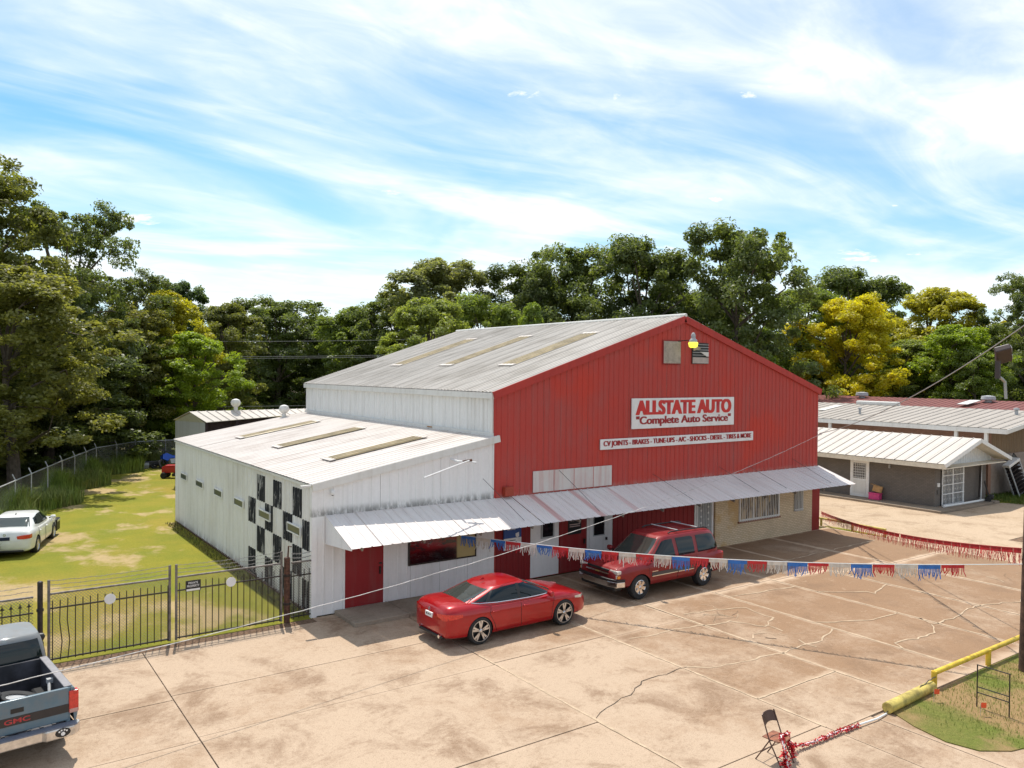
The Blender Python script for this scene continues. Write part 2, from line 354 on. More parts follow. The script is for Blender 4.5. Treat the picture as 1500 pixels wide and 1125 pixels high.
# paving of the neighbouring lot, its pavement and kerb
nlot = empty('neighbour_paving', kind='structure')
MB().box(24.92, 60, -24, 40, -.2, -.045).obj('paving_bed', DIRT, nlot)
for x0, x1, y0, y1 in [(24.95, 29.2, -.6, 17), (29.2, 33.3, 1.9, 17), (29.2, 33.3, -6, 1.9), (24.95, 29.2, -8, -.6), (33.3, 44, -6, -1.05), (24.95, 34, -12.7, -8), (34, 44, -12.7, -6)]:
    slab(x0, x1, y0, y1, CONC_P, nlot, -.02, .006)
MB().box(24.95, 25.35, -2.6, .2, -.02, -.008).obj('ground_patch', LAWN, nlot)
nwalk = empty('pavement', kind='structure')
MB().box(33.3, 34.6, -1.0, 17, -.05, .10).obj('kerb', KERB, nwalk, bevel=.02)
MB().box(34.6, 39.9, -1.0, .2, -.05, .094).obj('kerb', KERB, nwalk, bevel=.02)
MB().prism([(39.9, -1.0), (39.9, .6), (60, .6), (60, -3.2), (41, -2.4)], .05, 'z', -.05).obj('weed_bed', LAWN, kind='structure')
# verge by the pole
MB().prism([(7.75, -12.84), (7.45, -13.5), (7.3, -14.2), (7.45, -14.75), (7.95, -15.1), (9, -15.35), (11, -15.5), (40, -15.5), (40, -12.76), (12, -12.76), (9.6, -12.8)], .08, 'z', -.06).obj('verge', STRIP, kind='structure')
# step along the west end of the front
step = empty('front_step', kind='structure')
MB().box(.62, 2.30, -1.50, -.03, -.02, .115).obj('slab', KERB, step, bevel=.02)
MB().box(2.32, 5.4, -1.46, -.03, -.02, .11).obj('slab', KERB, step, bevel=.02)

# ------------------------------------------------------------------ the auto shop
L1, WB, D = 6.236, 24.11, 17.25
H0, H1, HE, HR = 3.83, 4.95, 6.44, 9.36
XM = (L1+WB)/2
shop = empty('auto_shop', label='red and white metal auto shop building with lean-to and long front awning', cat='building')
def rib_pts(s0, s1, pitch, depth, wide=.07, top=.035, off=0):
    pts = [(s0, 0)]
    k = math.floor((s0-off)/pitch)
    while True:
        c = off+k*pitch; k += 1
        if c-wide/2 > s1: break
        for s, d in ((c-wide/2, 0), (c-top/2, depth), (c+top/2, depth), (c+wide/2, 0)):
            if s0+1e-4 < s < s1-1e-4: pts.append((s, d))
    pts.append((s1, 0)); return pts
_sc = {}
def sheets(name, O, U, V, N, s0, s1, v0, v1, mat, par, wid=1.0, pitch=.25, depth=.024, wide=.07, top=.035, vmid=(), clip=None):
    """ribbed metal sheets side by side; O origin, U across, V along the ribs, N outwards"""
    U, V, N = Vector(U).normalized(), Vector(V).normalized(), Vector(N).normalized()
    out = []; s = s0
    fv0 = v0 if callable(v0) else (lambda x: v0); fv1 = v1 if callable(v1) else (lambda x: v1)
    const = not callable(v0) and not callable(v1)
    while s < s1-1e-3:
        e = min(s+wid, s1)
        if s1-e < wid*.25: e = s1
        cuts = [c for c in vmid if s+.02 < c < e-.02]
        prof = rib_pts(s, e-.006, pitch, depth, wide, top)
        for c in cuts: prof = sorted(prof+[(c, 0)])
        key = (tuple((round(a-s, 3), d) for a, d in prof), v0, v1) if const else None
        if key and key in _sc: me = _sc[key]
        else:
            n = len(prof); vs = [(a-s, fv0(a), d) for a, d in prof]+[(a-s, fv1(a), d) for a, d in prof]
            fs = [(i, i+1, n+i+1, n+i) for i in range(n-1)]
            me = bpy.data.meshes.new(name); me.from_pydata(vs, [], fs); me.update(); me.materials.append(mat)
            if key: _sc[key] = me
        if me.materials[0] != mat: me = me.copy(); me.materials[0] = mat
        o = link(name, me, mat, par)
        R = Matrix((U, V, N)).transposed().to_4x4(); R.translation = Vector(O)+U*s; o.matrix_local = R
        out.append(o); s = e
    return out
rake = lambda x: HE+(HR-HE)*(1-abs(x-XM)/(XM-L1))
lean = lambda x: H0+(H1-H0)*x/L1
X, Y, Z = Vector((1, 0, 0)), Vector((0, 1, 0)), Vector((0, 0, 1))
sheets('wall_sheet', (0, 0, 0), X, Z, -Y, 0, L1, .02, lean, WHITE_F, shop, 1.04, .3, .012, .05, .03)
sheets('wall_sheet', (0, 0, 0), X, Z, -Y, L1, WB, .02, rake, RED_W, shop, 1.0, .25, .022, vmid=(XM,))
sheets('wall_sheet', (0, D, 0), -Y, Z, -X, 0, D, .06, H0-.02, WHITE_S, shop, 1.0, .2, .034, .07, .03)          # west wall
sheets('wall_sheet', (L1, D, 0), -Y, Z, -X, 0, D, H1-.2, HE-.03, WHITE_W, shop, 1.0, .25, .022)               # clerestory wall above lean-to
sheets('wall_sheet', (WB, 0, 0), Y, Z, X, 0, D, .02, HE-.02, WHITE_W, shop, 1.0, .25, .022)                   # east wall
sheets('wall_sheet', (WB, D, 0), -X, Z, Y, 0, WB-L1, .02, lambda s: rake(WB-s), WHITE_W, shop, 1.0, .25, .022, vmid=(WB-XM,))
sheets('wall_sheet', (L1, D, 0), -X, Z, Y, 0, L1, .02, lambda s: lean(L1-s), WHITE_W, shop, 1.04, .25, .022)
# roofs: sheets run down the slope
sl = math.hypot(XM-L1, HR-HE); dn = Vector((L1-XM, 0, HE-HR)).normalized(); nn = Vector((HE-HR, 0, XM-L1)).normalized()
sheets('roof_sheet', (XM, -.06, HR+.03), Y, dn, nn, 0, D+.16, .0, sl+.12, ROOF_A, shop, .92, .23, .028, .08, .04)
dn2 = Vector((-dn.x, 0, dn.z)); nn2 = Vector((-nn.x, 0, nn.z))
sheets('roof_sheet', (XM, -.06, HR+.03), Y, dn2, nn2, 0, D+.16, .0, sl+.12, ROOF_A, shop, .92, .23, .028, .08, .04)
sl2 = math.hypot(L1, H1-H0); dl = Vector((-L1, 0, H0-H1)).normalized(); nl = Vector((H0-H1, 0, L1)).normalized()
sheets('roof_sheet', (L1, -.08, H1+.03), Y, dl, nl, 0, D+.16, .0, sl2+.10, ROOF_B, shop, .92, .30, .016, .07, .035)
MB().tube([(XM, -.1, HR+.05), (XM, D+.14, HR+.05)], .07, 8).obj('ridge_cap', TRIM, shop)
def skylight(O, d, n, y0, y1, v0, v1, par=shop):
    sheets('skylight', Vector(O)+n*.035, Y, d, n, y0, y1, v0, v1, SKYL, par, 2, .23, .03, .09, .05)
    for vv in (v0, v1): # flashing at the ends
        a = Vector(O)+d*vv+n*.05; MB().box(-.09, .09, 0, 1, -.01, .014, Matrix((d, Y, n)).transposed(), a+Y*0).obj('flashing', TRIM, par) if False else None
        m = MB(); R = Matrix((d, Y, n)).transposed(); m.box(-.10, .10, y0-.04, y1+.04, -.004, .012, R, a); m.obj('skylight_flashing', ROOF_B, par)
for y0 in (2.75, 7.3, 12.0): skylight((XM, 0, HR+.03), dn, nn, y0, y0+.92, 2.2, 6.6)
for y0 in (2.55, 7.55, 12.4): skylight((L1, 0, H1+.03), dl, nl, y0, y0+.8, 1.25, 4.7)
# rake, fascia, gutters, corners
def bar(a, b, w, h, name, mat, n=Z, par=shop):
    a, b = Vector(a), Vector(b); d = (b-a).normalized(); s = d.cross(n).normalized(); u = s.cross(d)
    R = Matrix((d, s, u)).transposed(); L = (b-a).length
    return MB().box(0, L, -w/2, w/2, -h/2, h/2, R, a).obj(name, mat, par)
bar((L1-.10, -.045, HE-.12), (XM+.02, -.045, HR-.10), .09, .26, 'rake_trim', RED_T)
bar((XM-.02, -.045, HR-.10), (WB+.12, -.045, HE-.12), .09, .26, 'rake_trim', RED_T)
bar((-.08, -.05, H0-.09), (L1+.14, -.05, H1-.055), .09, .22, 'rake_trim', TRIM)
bar((-.12, -.05, H0-.02), (-.42, -.05, H0-.03), .09, .05, 'gutter_end', TRIM)
bar((L1-.07, -.02, HE-.13), (L1-.07, D, HE-.13), .16, .20, 'eave_gutter', TRIM)
bar((L1-.04, 0.0, H1+.06), (L1-.04, D, H1+.06), .10, .14, 'wall_flashing', TRIM)
bar((-.05, 0, H0-.07), (-.05, D, H0-.07), .06, .08, 'eave_trim', TRIM)
for a, m, h0, h1 in (((-.012, -.012), WHITE_F, 0, H0-.1), ((L1, -.03), WHITE_F, H1, H1+.0), ((L1-.03, .06), TRIM, H1+.1, HE-.1)):
    if h1 > h0: MB().box(a[0]-.07, a[0]+.09, a[1]-.03, a[1]+.12, h0, h1).obj('corner_trim', m, shop)
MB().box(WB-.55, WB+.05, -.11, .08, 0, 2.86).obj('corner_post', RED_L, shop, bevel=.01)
MB().box(L1-.055, L1+.035, -.034, .02, 2.9, HE-.2).obj('corner_trim', WHITE_F if False else RED_T, shop)
MB().box(L1-.105, L1-.057, -.030, .02, 2.9, H1-.2).obj('corner_trim', WHITE_F, shop)
MB().box(-.03, D*0+.02, .3, D-.3, .0, .09).obj('sill_beam', RUST, shop)
# rust stain plate and roof vent pipes
m = MB().box(-.3, .0, -.16, .18, -.008, .02, Matrix((dl, Y, nl)).transposed(), Vector((L1-.12, 4.25, H1+.07))); m.obj('rusted_flashing', flat('orange_rust', (.38, .15, .02), .9, var=.4, scale=9), shop)
def turbine(par, x, y, z, s=1):
    t = MB().lathe([(.12*s, 0), (.12*s, .3*s)], 12, (x, y, z)).obj('vent_pipe', TRIM, par)
    MB().lathe([(.14*s, .28*s), (.27*s, .40*s), (.30*s, .55*s), (.22*s, .70*s), (.06*s, .76*s)], 14, (x, y, z)).obj('turbine_head', TRIM, par, smooth=True)
turbine(shop, 5.0, D-.25, 4.72, .85)
# painted checker on the west wall: patches of peeling black paint that follow the ribs
kc = NM('peeling_black_paint'); kc.set(.7, 0, .3); pp = kc.pos('World')
pe = kc.noise(pp, 3.2, 8, .72, sc=(1, 2.6, .32)); kc.col(kc.mix(kc.ramp(pe, .525, .60), (.022, .024, .030), (.36, .36, .35)))
PEEL = kc.m
rows = [3.57, 2.70, 1.83, .955, .085]; cols = [.0, .872, 1.745, 2.62, 3.49, 4.365, 5.24, 6.11]
for r in range(4):
    for c in range(7):
        if (r+c) % 2 == 1 if r in (0, 2) else (r+c) % 2 == 1:
            if r in (0, 2) and c > 5: continue
            sheets('checker_patch', (-.0035, D, 0), -Y, Z, -X, D-cols[c+1]+.01, D-max(cols[c], .05)-.005, rows[r+1], rows[r], PEEL, shop, 2, .2, .034, .07, .03)
# west windows: frame and dirty pane
PANE = glass('dusty_pane', (.085, .095, .075), .3, .4)
def frame_win(par, O, U, N, w, h, fr=.05, dep=.05, fmat=WHITEP, pmat=GLASS, name='window', bars=0, mull=0):
    U, N = Vector(U), Vector(N); R = Matrix((U, Z, N)).transposed()
    pane = MB().box(fr*.6, w-fr*.6, fr*.6, h-fr*.6, .028, .034, R, O).obj(name, pmat, par)
    m = MB()
    m.box(0, w, 0, fr, .0, dep, R, O).box(0, w, h-fr, h, .0, dep, R, O).box(0, fr, fr, h-fr, .0, dep, R, O).box(w-fr, w, fr, h-fr, .0, dep, R, O)
    for i in range(mull): x = w*(i+1)/(mull+1); m.box(x-fr/2, x+fr/2, fr, h-fr, .0, dep-.004, R, O)
    m.obj('frame', fmat, pane)
    if bars:
        for i in range(bars):
            x = fr+(w-2*fr)*(i+.5)/bars
            MB().box(x-.009, x+.009, -.02, h+.02, dep+.02, dep+.036, R, O).obj('bar', WHITEP, pane)
        MB().box(0, w, .06, .085, dep+.004, dep+.02, R, O).box(0, w, h-.085, h-.06, dep+.004, dep+.02, R, O).obj('bar_rail', WHITEP, pane)
    return pane
for y0, y1 in [(.90, 2.04), (3.66, 4.82), (6.58, 7.70), (9.28, 10.44), (12.12, 13.3), (14.9, 16.03)]:
    frame_win(shop, (-.038, y1, 2.17), -Y, -X, y1-y0, .28, .035, .05, WHITE_S, PANE)
# front: doors, windows, infill panels
def panel(x0, x1, z0, z1, y, t, name, mat, bevel=.006, par=shop): return MB().box(x0, x1, -y-t, -y, z0, z1).obj(name, mat, par, bevel=bevel)
d = panel(.93, 2.17, .12, 2.03, .02, .035, 'door', RED_D); MB().box(2.03, 2.07, -.11, -.055, 1.0, 1.22).box(2.02, 2.10, -.10, -.055, 1.3, 1.34).obj('handle', STEEL_D, d)
MB().box(.88, .93, -.07, -.013, .1, 2.08).box(2.17, 2.22, -.07, -.013, .1, 2.08).box(.88, 2.22, -.07, -.013, 2.03, 2.08).obj('frame', WHITE_F, d)
# shop window with faded picture film
kf = NM('window_film'); kf.set(.12, 0, .6); pf = kf.pos('World'); fx, fy, fz = kf.xyz(pf)
cA = kf.mix(kf.ramp(fz, 1.42, 1.62), (.02, .006, .008), (.19, .012, .016))
cA = kf.mix(kf.ramp(kf.noise(pf, 4, 5, .6, sc=(.7, 1, 1.4)), .5, .62), cA, (.028, .02, .022))
cA = kf.mix(kf.math('MULTIPLY', kf.ramp(kf.noise(pf, 9, 5, .7, sc=(.5, 1, 1.3)), .55, .66), kf.ramp(fz, 1.55, 1.72)), cA, (.16, .13, .12))
kf.col(kf.mix(kf.ramp(fx, 4.72, 4.80), cA, (.34, .27, .11)))
frame_win(shop, (3.02, -.02, 1.09), X, -Y, 2.47, .98, .045, .05, STEEL_D, kf.m, 'shop_window')
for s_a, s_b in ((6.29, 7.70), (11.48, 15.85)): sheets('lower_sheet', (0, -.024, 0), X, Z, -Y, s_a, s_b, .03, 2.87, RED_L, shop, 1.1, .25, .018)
panel(7.70, 8.93, .05, 2.86, .026, .02, 'white_panel', WHITE_F)
frame_win(shop, (8.13, -.047, 1.36), X, -Y, .56, .82, .05, .05, GALV, GLASS)
d = panel(8.97, 10.2, .05, 2.08, .026, .04, 'door', RED_D); MB().box(10.04, 10.09, -.13, -.066, .98, 1.16).obj('handle', STEEL_D, d)
panel(10.2, 11.46, .05, 2.86, .026, .012, 'white_panel', WHITE_F)
d = panel(10.32, 11.18, .06, 2.10, .040, .035, 'door', WHITE_F); MB().box(11.08, 11.13, -.14, -.076, 1.0, 1.1).obj('handle', STEEL_D, d)
p_ = MB().box(10.52, 11.00, -.092, -.076, 1.22, 2.0).obj('pane', GLASS, d)
MB().box(10.48, 11.04, -.088, -.075, 1.18, 2.04).obj('pane_frame', GALV, d)
# security door with ironwork
d = panel(15.86, 16.98, .02, 2.86, .026, .03, 'security_door', WHITEP)
m = MB()
for i in range(9):
    x = 16.02+i*.1; m.box(x-.007, x+.007, -.10, -.085, .25, 2.02)
for i in range(14):
    z = .34+i*.125; m.lathe([(.038, -.006), (.048, 0), (.038, .006)], 10, (16.20+(i % 2)*.42, -.094, z), 'y')
m.box(15.95, 16.9, -.10, -.08, .15, .22).box(15.95, 16.9, -.10, -.08, 2.03, 2.1).box(15.95, 16.0, -.10, -.08, .22, 2.03).box(16.85, 16.9, -.10, -.08, .22, 2.03)
m.obj('iron_grille', WHITEP, d); MB().box(16.02, 16.82, -.062, -.058, .25, 2.02).obj('pane', flat('grey_screen', (.22, .24, .25), .5), d)
# brick veneer
def brick_mat(name, c1, c2, mortar, bw, bh, stain=None, axis='x'):
    k = NM(name); k.set(.85, 0, .25); p = k.pos('World'); a = k.xyz(p)
    cmb = k.n('ShaderNodeCombineXYZ'); k.l(a[0 if axis == 'x' else 1], cmb.inputs[0]); k.l(a[2], cmb.inputs[1])
    if axis == 'xy':
        k.l(k.math('ADD', a[0], a[1]), cmb.inputs[0])
    b = k.n('ShaderNodeTexBrick'); k.l(cmb.outputs[0], b.inputs['Vector'])
    for nme, v in (('Color1', c1), ('Color2', c2), ('Mortar', mortar)): b.inputs[nme].default_value = (*v, 1)
    b.inputs['Scale'].default_value = 1; b.inputs['Brick Width'].default_value = bw; b.inputs['Row Height'].default_value = bh; b.inputs['Mortar Size'].default_value = .010; b.inputs['Mortar Smooth'].default_value = .2; b.inputs['Bias'].default_value = -.2
    c = k.mix(k.ramp(k.noise(p, 1.1, 6, .65), .4, .75, 0, .4), b.outputs['Color'], tuple(x*.55 for x in c1))
    if stain:
        c = k.mix(k.math('MULTIPLY', k.ramp(k.noise(p, .9, 5, .6), .42, .62), k.ramp(a[0], stain[0], stain[1], .8, 0)), c, stain[2])
    k.col(c); k.bump(b.outputs['Fac'], -.5, .012); return k.m
BRICK_C = brick_mat('cream_brick', (.62, .50, .34), (.70, .58, .41), (.40, .30, .20), .2, .075, stain=(17.3, 20.0, (.46, .27, .08)))
BRICK_G = brick_mat('grey_painted_brick', (.15, .133, .118), (.175, .155, .138), (.115, .10, .09), .2, .075, axis='xy')
BRICK_R = brick_mat('red_brown_brick', (.30, .16, .11), (.36, .20, .14), (.22, .14, .10), .2, .075, axis='xy')
bw = panel(17.02, 23.56, 0, 2.86, .026, .10, 'brick_wall', BRICK_C, .004)
MB().box(18.4, 21.2, -.20, -.127, .86, .93).obj('sill', BRICK_R, bw)
INTER = NM('lit_blind_glass'); INTER.set(.15, 0, .6); ip = INTER.pos('World'); INTER.col(INTER.mix(INTER.ramp(INTER.noise(ip, 3.2, 3, .5, sc=(1.5, 1, .4)), .46, .58), (.035, .032, .03), (.45, .34, .20)))
frame_win(shop, (18.46, -.127, .93), X, -Y, 2.66, 1.2, .06, .06, WHITEP, INTER.m, 'barred_window', bars=22, mull=2)
frame_win(shop, (22.22, -.127, 1.02), X, -Y, .62, 1.1, .045, .05, GALV, glass('pale_pane', (.16, .17, .17), .2, .5), 'barred_window', bars=5)
# blank faded signboard, box, vents
kb = painted_metal('faded_board_paint', (.62, .58, .55), (.50, .24, .21), .7)
bd = panel(7.78, 11.38, 2.98, 3.71, .026, .03, 'blank_board', kb)
for i in range(4): MB().box(7.78+i*.9-.006+.9*(i < 4), 7.79+i*.9+.9, -.064, -.056, 2.98, 3.71).obj('batten', RED_T, bd) if i < 3 else None
MB().box(6.52, 6.86, -.22, -.02, 2.98, 3.28).obj('meter_box', flat('orange_red_box', (.33, .045, .02), .6), shop, bevel=.015)
v = panel(14.0, 14.92, 7.5, 8.36, .024, .05, 'gable_vent', flat('dusty_louvre', (.40, .35, .30), .7, var=.2), .004)
for i in range(11): MB().box(14.05, 14.87, -.092, -.07, 7.55+i*.07, 7.60+i*.07).obj('slat', v.data.materials[0], v)
MB().box(13.96, 14.96, -.05, -.023, 7.46, 8.4).obj('vent_frame', RED_D, v)
v = panel(15.6, 16.56, 7.5, 8.34, .024, .02, 'gable_vent', BLACK, .004); v['label'] = 'broken vent with missing slats'
MB().box(15.62, 16.54, -.075, -.045, 7.52, 7.76).obj('vent_plate', flat('dusty_plate', (.42, .36, .33), .7), v)
for i in range(5): z = 7.84+i*.105; MB().box(15.62, 16.54, -.085, -.05, z, z+.022).obj('slat', GALV, v)
MB().prism([(16.0, 7.98), (16.5, 7.98), (16.5, 7.80), (16.4, 7.80)], .02, 'y', -.11).obj('loose_slat', TRIM, v)
MB().prism([(15.62, 8.2), (15.9, 8.2), (16.05, 8.1), (15.62, 8.02)], .02, 'y', -.11).obj('loose_slat', SKYL, v)
# awning
AX0, AX1, AD, AZ1, AZ0 = .33, 24.2, 1.88, 2.91, 2.28
ad = Vector((0, -AD, AZ0-AZ1)).normalized(); an = Vector((0, AZ0-AZ1, AD)).normalized()
sa = math.hypot(AD, AZ1-AZ0)
sheets('awning_sheet', (0, -.024, AZ1), X, ad, an, AX0, L1+.65, 0, sa, AWN, shop, .92, .31, .02, .06, .03)
sheets('awning_sheet', (0, -.024, AZ1+.012), X, ad, an, L1+.66, AX1, 0, sa-.03, AWN, shop, .92, .31, .02, .06, .03)
MB().prism([(-.02, AZ1-.01), (-AD+.03, AZ0-.015), (-AD+.03, AZ0-.06), (-.02, AZ0-.2)], .025, 'x', AX0+.01).obj('awning_cheek', WHITE_F, shop)
for i in range(13):
    x = AX0+.35+i*1.93; bar((x, -.03, AZ1-.075), (x, -AD+.05, AZ0-.065), .05, .09, 'awning_rafter', flat('old_timber', (.22, .19, .16), .9) if i == 0 else bpy.data.materials['old_timber'])
bar((AX0+.05, -AD+.55, AZ0+.05), (AX1-.05, -AD+.55, AZ0+.05), .05, .08, 'awning_purlin', bpy.data.materials['old_timber'])
# antenna bracket of white pipe
ab = empty('pipe_bracket', (4.55, 0, 4.28), label='white pipe bracket with long arm on the lean-to front', cat='pipe bracket')
MB().tube([(-.02, .0, .02), (.0, -.45, .0), (.55, -.62, -.06)], .035, 7).obj('arm', WHITEP, ab)
MB().tube([(.34, -.56, .02), (-1.72, -1.35, -.30)], .026, 7).obj('long_arm', WHITEP, ab)
MB().tube([(.1, -.47, -.02), (.42, -.58, .03)], .042, 7).obj('clamp', RUST, ab)
cc = empty('security_camera', (.52, -.03, 3.58), label='small white security camera on the lean-to front corner', cat='camera')
MB().lathe([(.05, 0), (.05, .06)], 10, (0, .02, .04), 'y').obj('mount', WHITEP, cc); MB().lathe([(.02, -.09), (.06, -.05), (.065, .0), (.04, .05)], 12, (0, -.07, 0)).obj('dome', WHITEP, cc, smooth=True)
MB().lathe([(.01, -.105), (.035, -.09), (.035, -.08)], 10, (0, -.07, 0)).obj('lens', BLACK, cc)
# yard lamp on the gable
yl = empty('yard_lamp', (15.02, -.02, 8.35), label='grey yard lamp with yellow lens near the gable peak', cat='lamp')
MB().tube([(-.25, 0, .02), (0, -.35, .06), (0, -.58, .06)], .02, 6).obj('arm', STEEL_D, yl)
MB().lathe([(.16, -.02), (.15, .06), (.085, .12), (.085, .26), (.05, .33), (.02, .35)], 14, (0, -.6, 0)).obj('housing', GALV, yl, smooth=True)
ky = NM('lit_yellow_lens'); ky.col((.7, .62, .06)); ky.set(.3); ky.b.inputs['Emission Color'].default_value = (.95, .9, .08, 1); ky.b.inputs['Emission Strength'].default_value = .55
MB().lathe([(.10, -.24), (.16, -.2), (.19, -.06), (.165, -.02)], 16, (0, -.6, 0)).obj('lens', ky.m, yl, smooth=True)

# ------------------------------------------------------------------ signs with writing
def text_mesh(name, body, h, width=None, bold=.0, mat=None, parent=None, loc=(0, 0, 0), ext=.006, align='CENTER', thick=0):
    cu = bpy.data.curves.new(name, 'FONT'); cu.body = body; cu.size = 1; cu.offset = bold; cu.extrude = 0; cu.align_x = align; cu.align_y = 'CENTER'
    o = bpy.data.objects.new(name, cu); COL.objects.link(o); me = baked(o); bpy.data.objects.remove(o)
    n = len(me.vertices); v = np.zeros(n*3, np.float32); me.vertices.foreach_get('co', v); v = v.reshape(-1, 3)
    lo, hi = v.min(0), v.max(0); sy = h/(hi[1]-lo[1]); sx = sy if width is None else width/(hi[0]-lo[0])
    c = (lo+hi)/2; w = np.zeros_like(v)
    w[:, 0] = (v[:, 0]-c[0])*sx; w[:, 2] = (v[:, 1]-c[1])*sy
    me.vertices.foreach_set('co', w.ravel()); me.update()
    if thick:
        bm = bmesh.new()
        for j, dx in enumerate((-thick, 0, thick)):
            mm = me.copy(); mm.transform(Matrix.Translation((dx, -.001*j, 0))); bm.from_mesh(mm); bpy.data.meshes.remove(mm)
        bm.to_mesh(me); bm.free()
    me.materials.clear(); me.materials.append(mat)
    return link(name, me, mat, parent, loc)
s = empty('shop_sign', (15.235, -.03, 5.58), label='large white sign reading ALLSTATE AUTO on the red gable', cat='sign')
MB().box(-2.9, 2.9, -.05, 0, -.575, .575).obj('panel', SIGNW, s, bevel=.008)
text_mesh('lettering', 'ALLSTATE AUTO', .56, 5.35, .022, SIGNR, s, (0, -.056, .22), thick=.048); text_mesh('lettering', '"Complete Auto Service"', .40, 5.35, .012, SIGND, s, (0, -.056, -.30), thick=.022)
s = empty('shop_sign', (15.095, -.03, 4.49), label='long narrow white sign listing brakes, tires and shocks', cat='sign')
MB().box(-4.3, 4.3, -.05, 0, -.19, .19).obj('panel', SIGNW, s, bevel=.008)
text_mesh('lettering', 'CV JOINTS - BRAKES - TUNE-UPS - A/C - SHOCKS - DIESEL - TIRES & MORE', .25, 8.3, .008, SIGND, s, (0, -.056, 0), thick=.018)
s = empty('notice_board', (6.92, -.05, 1.55), label='blue and white notice on the red panel right of shop window', cat='sign')
BLUE = flat('sign_blue', (.02, .07, .26), .4, var=.1)
MB().box(-.36, .36, -.03, 0, -.42, .62).obj('panel', BLUE, s); MB().box(-.36, .36, -.036, -.03, -.42, -.02).obj('white_half', SIGNW, s)
text_mesh('lettering', 'You deserve\nto drive in\nconfidence', .34, .40, .01, SIGNW, s, (-.06, -.034, .42)); MB().prism([(.12, .12), (.26, .16), (.27, .02), (.2, -.02), (.13, .02)], .004, 'y', -.035).obj('shield_emblem', SIGNW, s)
for i, (w, z) in enumerate(((.40, -.10), (.46, -.16), (.34, -.22), (.24, -.34))): MB().box(-.28, -.28+w, -.0385, -.0365, z-.012, z+.012).obj('text_line', STEEL_D, s)
s = empty('door_notice', (9.62, -.07, 1.72), label='black notice with pale lettering on the dark red door', cat='sign')
MB().box(-.30, .30, -.015, 0, -.36, .42).obj('panel', BLACK, s)
text_mesh('lettering', 'OFFICE\nAUTO REPAIR', .26, .46, .01, flat('pale_pink', (.5, .36, .34), .6), s, (0, -.018, .24)); MB().box(-.24, .24, -.018, -.0155, -.02, .01).box(-.24, .24, -.018, -.0155, -.09, -.06).obj('text_line', bpy.data.materials['pale_pink'], s)
# ------------------------------------------------------------------ vehicles
def paint(name, c, rough=.32, metal=.25, coat=.8, dust=.0):
    k = NM(name); k.set(rough, metal, .25, coat); p = k.pos('Object')
    cc = k.mix(k.ramp(k.noise(p, 2.2, 4), .35, .7), tuple(x*.93 for x in c), tuple(min(1, x*1.06) for x in c))
    if dust:
        z = k.xyz(k.pos('World'))[2]; f = k.math('MULTIPLY', k.ramp(k.noise(p, 3.5, 6, .65), .35, .75), dust)
        cc = k.mix(f, cc, (.30, .25, .21)); k.l(k.ramp(k.noise(p, 3.5, 6, .65), .35, .75, rough, min(1, rough+.35)), k.b.inputs['Roughness'])
    k.col(cc); return k.m
CARGLASS = glass('tinted_car_glass', (.006, .012, .015), .03, .45)
CARGLASS_L = glass('clear_car_glass', (.04, .045, .04), .03, .6)
TAIL = flat('tail_lamp_red', (.60, .03, .02), .15, var=.2, scale=20, coat=.5)
HEAD = flat('head_lamp_clear', (.62, .60, .55), .12, .3, var=.2, scale=20, coat=.6)
AMBER = flat('amber_lens', (.65, .22, .02), .2, coat=.4)
def crom(xs, ys, q):
    """smooth interpolation through stations (monotone cubic)"""
    xs = np.asarray(xs, float); ys = np.asarray(ys, float); d = np.diff(ys)/np.diff(xs); m = np.zeros_like(ys)
    m[1:-1] = np.where(d[:-1]*d[1:] > 0, 2*d[:-1]*d[1:]/(d[:-1]+d[1:]+1e-12), 0); m[0], m[-1] = d[0], d[-1]
    i = np.clip(np.searchsorted(xs, q)-1, 0, len(xs)-2); h = xs[i+1]-xs[i]; t = (q-xs[i])/h
    return (2*t**3-3*t**2+1)*ys[i]+(t**3-2*t**2+t)*h*m[i]+(-2*t**3+3*t**2)*ys[i+1]+(t**3-t**2)*h*m[i+1]
